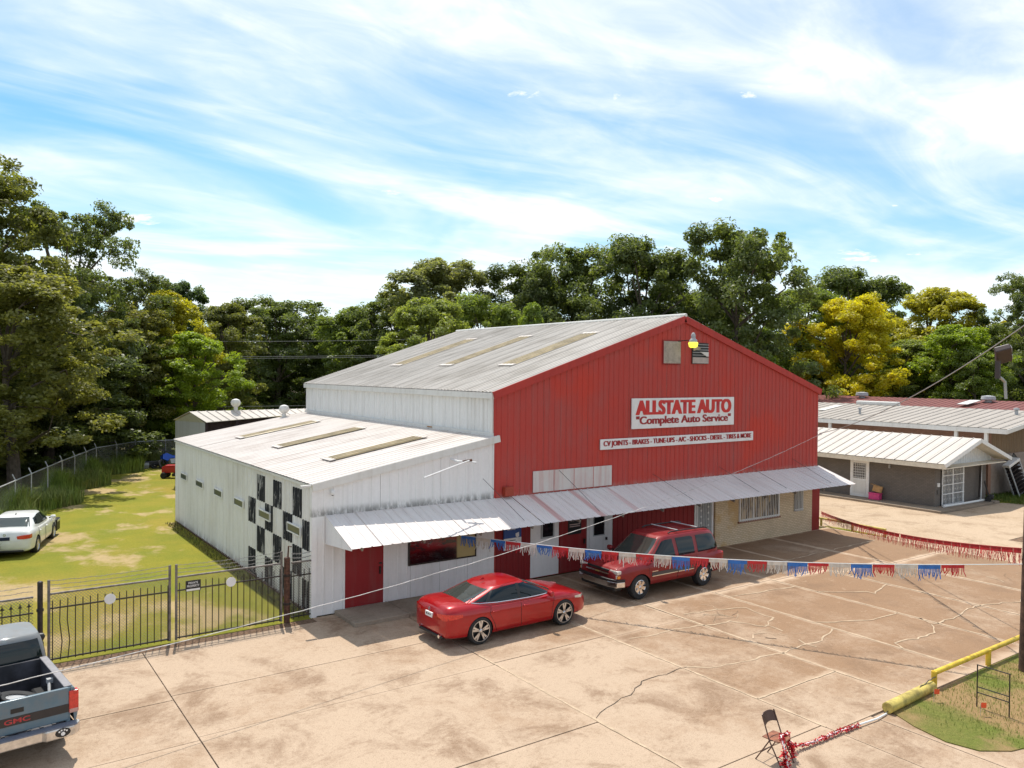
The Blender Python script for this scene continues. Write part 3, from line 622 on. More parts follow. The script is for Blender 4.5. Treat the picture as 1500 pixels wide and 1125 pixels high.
class Shell:
    """lower body: sections along x; st rows = x, z bottom, z shoulder, z centre top, half width"""
    def __init__(s, st, tumble=.035, sh=.06):
        s.st = np.array(st, float); s.tumble = tumble; s.sh = sh
    def at(s, x): return [float(crom(s.st[:, 0], s.st[:, i], np.array([x]))[0]) for i in (1, 2, 3, 4)]
    def section(s, x):
        zb, zs, zt, w = s.at(x); h = zs-zb
        ks = [(0, zb), (.80*w, zb), (.945*w, zb+.05*h), (.985*w, zb+.16*h), (w, zb+.40*h), (w-.004, zb+.60*h), (w-s.tumble*.35, zs-.10*h), (w-s.tumble, zs-.02*h), (w-s.tumble-s.sh*.55, zs+.35*max(.0, zt-zs)), (w*.80, zs+.72*(zt-zs)), (w*.45, zs+.95*(zt-zs)), (0, zt)]
        ks = np.array(ks); d = np.r_[0, np.cumsum(np.hypot(*np.diff(ks, axis=0).T))]; q = np.linspace(0, d[-1], 26)
        return np.stack([np.interp(q, d, ks[:, 0]), np.interp(q, d, ks[:, 1])], 1)
    def side_y(s, x, z):
        sec = s.section(x); k = sec[:, 0].argmax(); a = sec[3:]; a = a[:18]
        o = np.argsort(a[:, 1]); return float(np.interp(z, a[o, 1], a[o, 0]))
    def mesh(s, n=72):
        x0, x1 = s.st[0, 0], s.st[-1, 0]; u = np.linspace(0, 1, n); xs = x0+(x1-x0)*(u-.055*np.sin(4*np.pi*u)/(1.0)*.0)
        m = MB(); rows = []
        for x in xs:
            sec = s.section(x); ring = [(x, y, z) for y, z in sec]+[(x, -y, z) for y, z in sec[-2:0:-1]]; rows.append(ring)
        k = len(rows[0]); vs = [p for r in rows for p in r]
        fs = [(i*k+j, i*k+(j+1) % k, (i+1)*k+(j+1) % k, (i+1)*k+j) for i in range(n-1) for j in range(k)]
        fs += [tuple(range(k))[::-1], tuple(range((n-1)*k, n*k))]
        return m.add(vs, fs)
class Cabin:
    """greenhouse: horizontal slices, lv rows = z, x rear, x front, half width; p plan exponent; arch lowers the roof towards its ends"""
    def __init__(s, lv, p=5, crown=.06, arch=0, ax=0, al=1.2): s.lv = np.array(lv, float); s.p = p; s.crown = crown; s.arch = arch; s.ax = ax; s.al = al
    def lvl(s, z): return [float(crom(s.lv[:, 0], s.lv[:, i], np.array([z]))[0]) for i in (1, 2, 3)]
    def warp(s, x, y, z):
        z0, z1 = s.lv[0, 0], s.lv[-1, 0]; t = min(1, max(0, (z-z0)/(z1-z0)))
        return (x, y, z-s.arch*t*t*((x-s.ax)/s.al)**2)
    def side(s, x, z, off=0, sg=1):
        xr, xf, w = s.lvl(z); c, a = (xr+xf)/2, (xf-xr)/2; e = min(.9999, abs((x-c)/a)); y = w*(1-e**s.p)**(1/s.p)
        return s.warp(x, sg*(y+off), z)
    def end(s, y, z, off=0, front=True):
        xr, xf, w = s.lvl(z); c, a = (xr+xf)/2, (xf-xr)/2; e = min(.9999, abs(y/w)); x = a*(1-e**s.p)**(1/s.p)
        return s.warp(c+(x+off if front else -x-off), y, z)
    def mesh(s, n=64):
        z0, z1 = s.lv[0, 0], s.lv[-1, 0]; m = MB(); rows = []
        for z in np.linspace(z0, z1, 14):
            xr, xf, w = s.lvl(z); c, a = (xr+xf)/2, (xf-xr)/2
            rows.append([s.warp(c+a*math.copysign(abs(math.cos(t))**(2/s.p), math.cos(t)), w*math.copysign(abs(math.sin(t))**(2/s.p), math.sin(t)), z) for t in np.linspace(0, 2*math.pi, n, endpoint=False)])
        base = rows[-1]; xr, xf, w = s.lvl(z1); c = (xr+xf)/2
        for sc_, dz in ((.97, .016), (.93, .028), (.8, .05), (.6, .07), (.3, .085), (.05, .09)):
            rows.append([(c+(x-c)*sc_, y*sc_, z+dz*s.crown/.09+(0)) for x, y, z in base])
            if s.arch: rows[-1] = [(x, y, z1+dz*s.crown/.09-s.arch*((x-s.ax)/s.al)**2) for x, y, z in rows[-1]]
        k = n; vs = [p for r in rows for p in r]
        fs = [(i*k+j, i*k+(j+1) % k, (i+1)*k+(j+1) % k, (i+1)*k+j) for i in range(len(rows)-1) for j in range(k)]+[tuple(range(k))[::-1], tuple(range((len(rows)-1)*k, len(rows)*k))]
        return m.add(vs, fs)
def patch_grid(fn, poly, n=9):
    """curved panel: polygon as (top curve, bottom curve) lists of (a, z); fn(a, z)->point"""
    top, bot = poly; m = MB(); vs = []
    ta = np.linspace(0, 1, len(top)); tb = np.linspace(0, 1, len(bot)); N = 15
    for i in range(n+1):
        for j in range(N):
            t = j/(N-1); A = [np.interp(t, ta, [p[c] for p in top]) for c in (0, 1)]; B = [np.interp(t, tb, [p[c] for p in bot]) for c in (0, 1)]
            u = i/n; vs.append(fn(A[0]+(B[0]-A[0])*u, A[1]+(B[1]-A[1])*u))
    return m.add(vs, [(i*N+j, i*N+j+1, (i+1)*N+j+1, (i+1)*N+j) for i in range(n) for j in range(N-1)])
def cut_arches(body, wheels, R, w, depth=.34):
    """wheel arches are cut out of the solid body"""
    cut = MB()
    for x in wheels:
        for sg in (-1, 1):
            cut.lathe([(R, -depth/2), (R, depth/2)], 28, (x, sg*(w-depth/2+.04), .33), 'y')
    co = cut.obj('cutter', BLACK, body.parent); bo = body.modifiers.new('arches', 'BOOLEAN'); bo.operation = 'DIFFERENCE'; bo.solver = 'EXACT'; bo.object = co
    try: bo.material_mode = 'TRANSFER'
    except Exception: pass
    me = baked(body); body.modifiers.clear(); old = body.data; body.data = me; bpy.data.objects.remove(co)
    me.polygons.foreach_set('use_smooth', [True]*len(me.polygons)); me.set_sharp_from_angle(angle=rad(32))
def wheel(par, x, y, r, wd, spokes, rim_m=ALLOY, dark=False, rr=.70, twin=True, sw=.05):
    """tyre > rim > spokes; outer face towards sign of y"""
    sg = 1 if y > 0 else -1
    w = MB().lathe([(r*rr, -wd/2), (r*.93, -wd/2), (r, -wd/2+.03), (r, wd/2-.03), (r*.93, wd/2), (r*rr, wd/2), (r*rr*.97, 0)], 28, (x, y, r), 'y', caps=False).obj('wheel', RUBBER, par, smooth=True)
    rim = MB().lathe([(r*rr*.995, .0), (r*rr*1.0, wd*.47), (r*rr*.93, wd*.50), (r*rr*.90, wd*.40), (r*rr*.86, .02), (.03, .02)], 28, (0, 0, 0), 'y')
    rim.v = [(a+x, b*sg+y, c+r) for a, b, c in rim.v]; rim.obj('rim', rim_m if not dark else BLACK, w, smooth=True)
    if dark: MB().lathe([(r*rr*.93, -.006), (r*rr*.985, -.006), (r*rr*.985, .006), (r*rr*.93, .006)], 28, (x, y+sg*wd*.50, r), 'y', caps=False).obj('rim_lip', rim_m, w)
    hub = MB().lathe([(.045, 0), (.05, .02), (.03, .035)], 12, (0, 0, 0), 'y'); hub.v = [(a+x, (b+wd*.38)*sg+y, c+r) for a, b, c in hub.v]; hub.obj('hub', rim_m, w)
    for i in range(spokes):
        for off in ((-.17, .17) if twin else (0,)):
            a = 2*math.pi*i/spokes+.3; m = MB(); c, s_ = math.cos(a), math.sin(a)
            a2 = a+off; e = r*rr*.95
            p0 = Vector((c*.045, 0, s_*.045)); p1 = Vector((math.cos(a2)*e, 0, math.sin(a2)*e)); d = (p1-p0).normalized(); n = Vector((-d.z, 0, d.x))
            vs = []
            for p, ww in ((p0, sw*.5), (p1, sw*.62)):
                for yy in (wd*.34, wd*.45):
                    vs += [p+n*ww+Vector((0, yy, 0)), p-n*ww+Vector((0, yy, 0))]
            m.add([(v.x+x, v.y*sg+y, v.z+r) for v in vs], [(0, 1, 5, 4), (2, 6, 7, 3), (0, 4, 6, 2), (1, 3, 7, 5), (4, 5, 7, 6), (0, 2, 3, 1)]); m.obj('spoke', rim_m, w)
    return w
def seam(shell, pts, sg, mat=BLACK, par=None, name='door_seam', w=.011, off=.004, cab=None):
    m = MB()
    P = [Vector((x, sg*(shell.side_y(x, z)+off), z)) for x, z in pts]
    for a, b in zip(P[:-1], P[1:]): m.tube([a, b], w/2, 4)
    return m.obj(name, mat, par)
def dense(pts, n=6):
    out = []
    for a, b in zip(pts[:-1], pts[1:]): out += [(a[0]+(b[0]-a[0])*i/n, a[1]+(b[1]-a[1])*i/n) for i in range(n)]
    return out+[pts[-1]]
def strip_side(shell, x0, x1, z0, z1, sg, off, t, name, mat, par, n=14):
    m = MB(); vs = []
    for i in range(n+1):
        x = x0+(x1-x0)*i/n; za = z0[0]+(z0[1]-z0[0])*i/n if isinstance(z0, tuple) else z0; zb = z1[0]+(z1[1]-z1[0])*i/n if isinstance(z1, tuple) else z1
        ya, yb = shell.side_y(x, za), shell.side_y(x, zb); vs += [(x, sg*(ya+off), za), (x, sg*(yb+off), zb), (x, sg*(yb-t), zb), (x, sg*(ya-t), za)]
    fs = [(4*i+a, 4*i+b, 4*i+4+b, 4*i+4+a) for i in range(n) for a, b in ((0, 1), (1, 2), (2, 3), (3, 0))]+[(0, 3, 2, 1), (4*n, 4*n+1, 4*n+2, 4*n+3)]
    return m.add(vs, fs).obj(name, mat, par, smooth=True)
def mirror_pair(par, x, y, z, mat, s=1):
    for sg in (-1, 1):
        m = MB().lathe([(.02, -.11), (.085, -.08), (.10, 0), (.085, .08), (.02, .11)], 10, (0, 0, 0), 'y'); m.v = [(a*.75*s+x, b*s+sg*(y+.09), c*.85*s+z) for a, b, c in m.v]
        o = m.obj('mirror', mat, par, smooth=True); MB().box(x-.03, x+.03, min(sg*(y-.06), sg*y), max(sg*(y-.06), sg*y), z-.05, z-.01).obj('mirror_arm', BLACK, o)

# ---- red sedan: x forward, y left
def sedan(name, loc, rz, label, pm, style):
    t = empty(name, loc, rz, label, 'car'); A = style == 'red'
    wb = 2.83 if A else 2.65; hw = .925 if A else .885; xf, xr = wb/2, -wb/2
    e0, e1 = (-2.44, 2.45) if A else (-2.33, 2.28)
    st = [(e0, .42, .66, .70, .55), (e0+.05, .30, .86, .93, .74), (e0+.16, .24, .93, 1.06, .82), (e0+.42, .22, .95, 1.10, hw-.03), (-1.55, .21, .945, 1.08, hw), (-.9, .20, .93, 1.0, hw), (0, .20, .91, .97, hw), (.8, .20, .90, .97, hw), (1.25, .21, .885, .985, hw-.005), (1.65, .22, .83, .92, hw-.02), (2.0, .22, .77, .84, hw-.06), (e1-.2, .23, .70, .755, hw-.15), (e1-.06, .27, .60, .66, hw-.28), (e1, .36, .54, .58, .42)]
    sh = Shell(st, .05, .06)
    body = sh.mesh(84).obj('body', pm, t); cut_arches(body, (xf, xr), .40 if A else .37, hw)
    if A: cab = Cabin([(.90, -2.22, 1.40, .83), (1.0, -2.02, 1.17, .81), (1.2, -1.50, .72, .715), (1.31, -1.12, .42, .645), (1.36, -.92, .28, .60)], 4.4, .05, .09, -.05, 1.2)
    else: cab = Cabin([(.92, -1.88, 1.28, .80), (1.02, -1.72, 1.08, .775), (1.2, -1.36, .72, .70), (1.34, -1.08, .44, .635), (1.395, -.92, .32, .59)], 4.6, .05, .06, -.2, 1.2)
    cb = cab.mesh().obj('roof', pm, t, smooth=True)
    fe = lambda fr: (lambda y, z: cab.end(y, z, .006, fr))
    W_ = lambda z: cab.lvl(z)[2]
    zt, zb_ = (1.35, .985) if A else (1.375, 1.0)
    patch_grid(fe(True), ([(-W_(zt)*.86, zt), (W_(zt)*.86, zt)], [(-W_(zb_)*.88, zb_), (W_(zb_)*.88, zb_)])).obj('windshield', CARGLASS_L, t, smooth=True)
    patch_grid(fe(False), ([(-W_(zt)*.84, zt-.01), (W_(zt)*.84, zt-.01)], [(-W_(1.04)*.84, 1.045), (W_(1.04)*.84, 1.045)])).obj('rear_window', CARGLASS_L, t, smooth=True)
    for sg in (-1, 1):
        fs = lambda x, z: cab.side(x, z, .006, sg)
        if A: wins = [([(-.02, 1.335), (.25, 1.338), (.40, 1.315), (.98, .99)], [(-.06, .985), (.3, .975), (1.05, .965)]), ([(-.86, 1.315), (-.5, 1.34), (-.1, 1.338)], [(-1.12, 1.045), (-.7, .995), (-.12, .985)]), ([(-1.08, 1.25), (-.92, 1.31)], [(-1.52, 1.09), (-1.19, 1.055)])]
        else: wins = [([(-.06, 1.36), (.22, 1.355), (.40, 1.33), (.86, 1.02)], [(-.08, 1.0), (.3, .99), (.92, .985)]), ([(-.98, 1.30), (-.5, 1.36), (-.14, 1.36)], [(-1.14, 1.08), (-.7, 1.02), (-.16, 1.0)])]
        for wv in wins: patch_grid(fs, wv, 8).obj('side_window', CARGLASS, t, smooth=True)
        fp = lambda x, z: cab.side(x, z, .0075, sg)
        for pv in ([([(-.11, 1.352), (-.01, 1.347)], [(-.135, .985), (-.05, .985)]), ([(-.935, 1.305), (-.85, 1.33)], [(-1.2, 1.055), (-1.11, 1.043)])] if A else [([(-.15, 1.36), (-.05, 1.36)], [(-.17, 1.0), (-.07, 1.0)])]): patch_grid(fp, pv, 6).obj('pillar_trim', BLACK, t, smooth=True)
        if A:
            m = MB(); pts = [(-1.58, 1.085), (-1.38, 1.04), (-1.2, 1.03), (-.85, .995), (-.3, .972), (.3, .958), (1.08, .952)]
            m.tube([cab.side(x, z, .004, sg) for x, z in dense(pts, 4)], .014, 5).obj('window_trim', CHROME, t)
        for pts in ([(1.08, .92), (1.0, .6), (.95, .28)], [(-.08, .93), (-.10, .6), (-.08, .27)], [(-1.06, .94), (-1.12, .75), (-.98, .5), (-.90, .27)]): seam(sh, dense(pts), sg, BLACK, t)
        for hx in (.08, -.93):
            y = sh.side_y(hx, .80); MB().box(hx-.1, hx+.1, min(sg*y, sg*(y+.035)), max(sg*y, sg*(y+.035)), .785, .815).obj('door_handle', pm, t, bevel=.012)
        strip_side(sh, xr+.42, xf-.42, .235, .285, sg, .012, .05, 'sill', BLACK if not A else pm, t)
        # lamps wrap the corners
        m = MB(); n = 10; vs = []
        for i in range(n+1):
            u = i/n
            if A: x = e0+.50-u*.46; zc = .815+.02*(1-u); hh = .035+.05*u
            else: x = e0+.34-u*.32; zc = .80; hh = .075
            if u < .75: yy = sh.side_y(x, zc)+.008; xx = x
            else: xx = x; yy = sh.at(max(x, e0+.02))[3]-.02
            vs += [(xx-.012, sg*yy, zc+hh), (xx-.012, sg*yy, zc-hh)]
        x_ = e0+.03; vs += [(x_-.03, sg*.40, .86 if A else .84), (x_-.03, sg*.42, .79 if A else .73)]
        k = len(vs)//2; m.add(vs, [(2*i, 2*i+1, 2*i+3, 2*i+2) for i in range(k-1)]).obj('tail_lamp', TAIL, t, smooth=True)
        m = MB(); vs = []
        for i in range(9):
            u = i/8; x = e1-.62+u*.5; zc = .735-.05*u; hh = .025+.04*u; yy = sh.side_y(x, zc)+.008; vs += [(x, sg*yy, zc+hh), (x, sg*(yy+.004), zc-hh)]
        m.add(vs, [(2*i, 2*i+1, 2*i+3, 2*i+2) for i in range(8)]).obj('head_lamp', HEAD, t, smooth=True)
        for x in (xf, xr): wheel(t, x, sg*(hw-.105), .36 if A else .315, .22, 5, ALLOY, A, .78 if A else .68, A, .042 if A else .085)
    mirror_pair(t, .86, hw-.03, 1.0, pm)
    MB().box(e1-.09, e1-.02, -.45, .45, .40, .62).obj('grille', BLACK, t, bevel=.03)
    MB().box(e0-.0, e0+.14, -.62, .62, .235, .32).obj('rear_valance', BLACK, t, bevel=.03)
    pl = MB().box(e0-.012, e0+.03, -.17, .17, .70, .82).obj('licence_plate', SIGNW if A else flat('dark_blue_plate', (.01, .016, .05), .5), t)
    if A:
        for dy in (-.08, .01, .09): MB().box(e0-.0145, e0-.0125, dy-.025, dy+.025, .74, .79).obj('plate_character', STEEL_D, pl)
        for sg in (-1, 1): MB().lathe([(.035, 0), (.045, .0), (.045, .1), (.035, .1)], 10, (e0-.02, sg*.52, .30), 'x').obj('exhaust', CHROME, t)
    MB().lathe([(.035, -.004), (.05, -.004), (.05, .004), (.035, .004)], 16, (e0+.005, 0, .90), 'x', caps=False).obj('badge', CHROME, t)
    MB().box(e0+.003, e0+.008, -.07, .07, .893, .907).obj('badge_bar', CHROME, t) if A else MB().prism([(-.03, .92), (0, .87), (.03, .92), (.015, .92), (0, .89), (-.015, .92)], .006, 'x', e0+.002).obj('badge_letter', CHROME, t)
    m = MB().prism([(-.12, 0), (.06, 0), (.02, .05), (-.02, .055)], .02, 'y', -.01); m.v = [(x-.75, y, z+1.415) for x, y, z in m.v]; m.obj('roof_antenna', pm if A else BLACK, t)
    return t
sedan('sedan_car', (4.165, -3.625, 0), rad(1.2), 'shiny red four-door sedan parked beside the shop window', paint('sedan_red_paint', (.36, .003, .006), .28, .15, .8), 'red')
ws = sedan('sedan_car', (-6.25, 15.2, -.03), rad(73.2), 'white sedan on the lawn with its front bumper missing', paint('sedan_white_paint', (.74, .74, .72), .3, 0, .8), 'white')
# the white car's front corner is stripped: dark inner structure where bumper and wing were
MB().box(1.72, 2.31, -.91, -.60, .24, .74).obj('exposed_frame', BLACK, ws, bevel=.03)
MB().box(1.80, 2.32, -.92, -.70, .60, .70).obj('exposed_lamp', HEAD, ws, bevel=.02)

# ---- maroon SUV
def suv(loc, rz):
    t = empty('suv_car', loc, rz, 'maroon SUV with roof rack parked in front of red wall', 'suv'); pm = paint('suv_maroon_paint', (.215, .008, .011), .35, .1, .5, .04)
    hw = .985; wb = 2.95; xf, xr = wb/2, -wb/2; e0, e1 = -2.45, 2.42
    st = [(e0, .46, 1.06, 1.07, .945), (e0+.04, .42, 1.075, 1.085, .965), (e0+.2, .40, 1.08, 1.10, hw), (-1.2, .37, 1.08, 1.10, hw), (0, .37, 1.08, 1.10, hw), (.9, .37, 1.075, 1.12, hw), (1.25, .38, 1.06, 1.16, hw-.005), (1.7, .40, 1.04, 1.13, hw-.015), (2.1, .42, 1.01, 1.09, hw-.04), (e1-.12, .46, .97, 1.04, hw-.08), (e1-.03, .5, .93, .98, hw-.14), (e1, .55, .88, .92, hw-.2)]
    sh = Shell(st, .05, .07); body = sh.mesh(76).obj('body', pm, t); cut_arches(body, (xf, xr), .47, hw, .36)
    cab = Cabin([(1.05, -2.44, 1.32, .93), (1.2, -2.42, 1.12, .90), (1.55, -2.33, .64, .80), (1.75, -2.20, .42, .725), (1.80, -2.12, .34, .69)], 7, .045, .03, -.8, 1.6)
    cab.mesh(80).obj('roof', pm, t, smooth=True)
    W_ = lambda z: cab.lvl(z)[2]
    patch_grid(lambda y, z: cab.end(y, z, .008, True), ([(-W_(1.74)*.90, 1.74), (W_(1.74)*.90, 1.74)], [(-W_(1.14)*.92, 1.14), (W_(1.14)*.92, 1.14)])).obj('windshield', CARGLASS_L, t, smooth=True)
    patch_grid(lambda y, z: cab.end(y, z, .008, False), ([(-W_(1.7)*.86, 1.72), (W_(1.7)*.86, 1.72)], [(-W_(1.2)*.88, 1.18), (W_(1.2)*.88, 1.18)])).obj('rear_window', CARGLASS, t, smooth=True)
    for sg in (-1, 1):
        fs = lambda x, z: cab.side(x, z, .008, sg)
        for wv in [([(-.10, 1.70), (.2, 1.695), (.34, 1.66), (.86, 1.20)], [(-.14, 1.15), (.3, 1.135), (.95, 1.125)]), ([(-1.06, 1.66), (-.95, 1.705), (-.26, 1.705)], [(-1.06, 1.16), (-.6, 1.15), (-.3, 1.15)]), ([(-2.08, 1.66), (-1.9, 1.70), (-1.22, 1.70)], [(-2.28, 1.22), (-2.1, 1.17), (-1.22, 1.16)])]: patch_grid(fs, wv, 8).obj('side_window', CARGLASS, t, smooth=True)
        for pts in ([(1.12, 1.04), (1.08, .7), (1.06, .42)], [(-.18, 1.08), (-.18, .8), (-.18, .42)], [(-1.12, 1.08), (-1.14, .95), (-1.0, .62), (-.94, .42)]): seam(sh, dense(pts), sg, BLACK, t)
        strip_side(sh, -.92, 1.0, .66, .78, sg, .018, .03, 'side_moulding', flat('grey_moulding', (.06, .05, .05), .5) if sg < 0 else bpy.data.materials['grey_moulding'], t)
        strip_side(sh, -.92, -.20, .655, .68, sg, .024, .02, 'moulding_trim', CHROME, t); strip_side(sh, -.16, 1.0, .655, .68, sg, .024, .02, 'moulding_trim', CHROME, t)
        text_ = strip_side(sh, .72, .98, .80, .825, sg, .008, .02, 'side_badge', CHROME, t)
        strip_side(sh, -1.0, .98, .33, .38, sg, .05, .12, 'running_board', BLACK, t)
        MB().box(-2.30, -1.0, min(sg*1.0, sg*.98)-.0, max(sg*1.0, sg*.98), .36, .40).obj('rear_sill', BLACK, t) if False else None
        for hx in (-.05, -1.0):
            y = sh.side_y(hx, .98); MB().box(hx-.1, hx+.08, min(sg*y, sg*(y+.03)), max(sg*y, sg*(y+.03)), .965, 1.0).obj('door_handle', BLACK, t, bevel=.01)
        m = MB().box(e1-.20, e1-.02, min(sg*.52, sg*.90), max(sg*.52, sg*.90), .86, .98); m.obj('head_lamp', HEAD, t, bevel=.03)
        MB().box(e1-.20, e1-.025, min(sg*.52, sg*.86), max(sg*.52, sg*.86), .735, .85).obj('parking_lamp', HEAD, t, bevel=.02)
        MB().box(e1-.22, e1-.035, min(sg*.80, sg*.905), max(sg*.80, sg*.905), .74, .83).obj('turn_lamp', AMBER, t, bevel=.02)
        MB().box(e0-.01, e0+.10, min(sg*.82, sg*.94), max(sg*.82, sg*.94), .74, 1.05).obj('tail_lamp', TAIL, t, bevel=.02)
        for x in (xf, xr):
            wh_ = wheel(t, x, sg*(hw-.14), .385, .25, 6, CHROME, False, .60, False, .085)
            if x > 0: MB().lathe([(.30, 0), (.325, 0), (.325, .004), (.30, .004)], 28, (x, sg*(hw-.14)+sg*.127, .385), 'y').obj('white_lettering', SIGNW, wh_) if False else None
        # rack rails
        r = MB().tube([(-.1, sg*.60, 1.85), (-.25, sg*.60, 1.895), (-1.85, sg*.60, 1.88), (-2.0, sg*.60, 1.83)], .022, 6).obj('roof_rail', BLACK, t, smooth=True)
    for x in (-.55, -1.5): MB().box(x-.03, x+.03, -.60, .60, 1.90, 1.925).obj('rack_bar', STEEL_D if False else GALV, t, bevel=.01)
    mirror_pair(t, .92, hw-.0, 1.20, pm, 1.1)
    g = MB().box(e1-.10, e1+.0, -.51, .51, .72, .98).obj('grille', BLACK, t, bevel=.02)
    MB().box(e1-.01, e1+.018, -.53, .53, .83, .87).obj('grille_bar', CHROME, g); MB().prism([(-.10, .83), (.08, .83), (.10, .87), (-.08, .87)], .012, 'x', e1+.016).obj('grille_emblem', flat('gold_emblem', (.55, .42, .14), .3, .7), g)
    m = MB().prism([(e1-.28, -.98), (e1-.0, -.90), (e1+.09, -.55), (e1+.11, 0), (e1+.09, .55), (e1-.0, .90), (e1-.28, .98), (e1-.30, .9), (e1-.1, .5), (e1-.1, -.5), (e1-.30, -.9)], .20, 'z', .46); b = m.obj('front_bumper', CHROME, t, bevel=.03)
    m = MB().prism([(e1-.28, -.985), (e1+.005, -.905), (e1+.095, -.55), (e1+.115, 0), (e1+.095, .55), (e1+.005, .905), (e1-.28, .985), (e1-.30, .9), (e1-.1, .5), (e1-.1, -.5), (e1-.30, -.9)], .09, 'z', .63); m.obj('bumper_pad', BLACK, b, bevel=.02)
    MB().box(e1-.3, e1+.0, -.80, .80, .34, .47).obj('air_dam', BLACK, t, bevel=.03)
    MB().box(e0-.14, e0+.1, -.96, .96, .48, .68).obj('rear_bumper', CHROME, t, bevel=.03); MB().box(e0-.145, e0+.0, -.90, .90, .68, .70).obj('bumper_step', BLACK, t)
    return t
suv((10.675, -2.875, 0), rad(180.2))

# ---- blue pickup, seen from behind
def pickup(loc, rz):
    t = empty('pickup_truck', loc, rz, 'faded blue pickup truck with tyres in its open bed', 'truck'); kp = paint('faded_blue_paint', (.115, .185, .235), .5, .1, .25, .35); pm = kp
    # x forward, origin at tail on the ground
    hw = .97; top = 1.27; MBX = .075
    side = [(.0, .70), (.0, top), (2.0, top), (2.0, .62), (1.72, .62)]
    arch = [(1.02+.42*math.cos(a), .62+.42*math.sin(a)-.02) for a in np.linspace(0, math.pi, 12)]
    prof = [(0, .62), (0, top-.02), (.02, top), (2.0, top), (2.0, .58)]+[(1.02+.43*math.cos(a), .58+.40*math.sin(a)) for a in np.linspace(0, math.pi, 13)]+[(.5, .6)]
    for sg in (-1, 1):
        o = MB().prism(prof, .07, 'y', sg*(hw-.12)-(.07 if sg > 0 else 0)).obj('bed_side', pm, t, bevel=.02)
        m = MB(); xs_ = np.linspace(0, 2.0, 31); vs = []
        for x in xs_:
            zlo = .58 if abs(x-1.02) > .43 else .58+math.sqrt(max(0, .43**2-(x-1.02)**2))*.95
            e_ = .0 if .06 < x < 1.94 else -.03
            for yy, zz in ((hw-.125, 1.265), (hw-.06, 1.245), (hw-.01, 1.17), (hw+.03+e_, 1.03), (hw+.03+e_, .90), (hw+.01+e_, max(.72, zlo)), (hw-.02+e_, zlo)): vs.append((x, sg*yy, max(zz, zlo)))
        m.add(vs, [(7*i+j, 7*i+j+1, 7*i+8+j, 7*i+7+j) for i in range(30) for j in range(6)]+[tuple(range(7)), tuple(range(210, 217))]).obj('bed_flank', pm, t, smooth=True)
        MB().box(.03, 2.0, min(sg*(hw-.09), sg*(hw-.22)), max(sg*(hw-.09), sg*(hw-.22)), top-.002, top+.022).obj('bed_rail', flat('dusty_bed_rail', (.22, .21, .22), .6) if sg < 0 else bpy.data.materials['dusty_bed_rail'], t, bevel=.01)
        lamp = MB().box(-.022, .12, min(sg*(hw-.15), sg*(hw+.012)), max(sg*(hw-.15), sg*(hw+.012)), .80, 1.20).obj('tail_lamp', TAIL, t, bevel=.015); MB().box(-.026, .1, min(sg*(hw-.14), sg*(hw-.0)), max(sg*(hw-.14), sg*(hw-.0)), .80, .87).obj('reverse_lens', flat('pale_pink_lens', (.5, .30, .27), .3) if sg < 0 else bpy.data.materials['pale_pink_lens'], lamp)
        MB().box(.5, 1.55, min(sg*.50, sg*.88), max(sg*.50, sg*.88), .64, .86).obj('wheel_housing', BLACK, t, bevel=.05)
        wheel(t, 1.02, sg*(hw-.14), .36, .24, 5, ALLOY, False, .6, False, .08); wheel(t, 4.36, sg*(hw-.14), .36, .24, 5, ALLOY, False, .6, False, .08)
    bedm = flat('worn_bed_liner', (.045, .045, .055), .7, var=.5, scale=3)
    MB().box(.05, 2.0, -hw+.06, hw-.06, .56, .62).obj('bed_floor', bedm, t)
    for i in range(9): y = -.80+i*.2; MB().box(.06, 1.98, y-.03, y+.03, .62, .635).obj('bed_rib', bedm, t)
    MB().box(1.94, 2.0, -hw+.07, hw-.07, .6, top).obj('bed_front', bedm, t)
    for sg in (-1, 1): MB().box(.05, 1.95, min(sg*(hw-.21), sg*(hw-.19)), max(sg*(hw-.21), sg*(hw-.19)), .6, top-.01).obj('bed_inner', bedm, t)
    tg = MB().box(-.03, .045, -hw+.155, hw-.155, .68, top+.005).obj('tailgate', pm, t, bevel=.018)
    MB().box(-.036, -.03, -hw+.16, hw-.16, .83, .98).obj('stripe', flat('tailgate_stripe', (.035, .028, .026), .6), tg)
    hd = MB().box(-.038, -.028, -.10, .10, 1.04, 1.12).obj('handle', BLACK, tg)
    text_mesh('lettering', 'GMC', .085, .40, .02, flat('badge_red', (.42, .035, .04), .4), tg, (0, 0, 0)).matrix_local = Matrix.Translation((-.039, 0, .905)) @ Matrix.Rotation(rad(-90), 4, 'Z')
    bm_ = flat('dull_chrome', (.62, .58, .53), .35, .75, var=.2)
    m = MB().prism([(-.05, hw+.02), (.06, hw+.04), (.06, hw-.1), (.0, hw-.2), (.0, -hw+.2), (.06, -hw+.1), (.06, -hw-.04), (-.05, -hw-.02), (-.20, -hw+.10), (-.21, -.42), (-.15, -.36), (-.15, .36), (-.21, .42), (-.20, hw-.10)], .19, 'z', .44); bp = m.obj('rear_bumper', bm_, t, bevel=.025)
    MB().box(-.19, .0, -hw+.05, hw-.05, .625, .645).obj('bumper_step', flat('dusty_step', (.16, .17, .21), .7), bp)
    m = MB(); m.lathe([(.10, 0), (.10, .006)], 16, (0, 0, 0), 'x'); m.v = [(x-.215, y*1.25-.68, z*.8+.55) for x, y, z in m.v]; m.obj('paw_sticker', BLACK, bp)
    for dy, dz, r_ in ((0, -.02, .035), (-.05, .025, .016), (-.02, .045, .016), (.02, .045, .016), (.05, .025, .016)): MB().lathe([(r_, 0), (r_, .003)], 10, (-.219, -.68+dy*1.2, .55+dz), 'x').obj('paw_mark', SIGNW, bp)
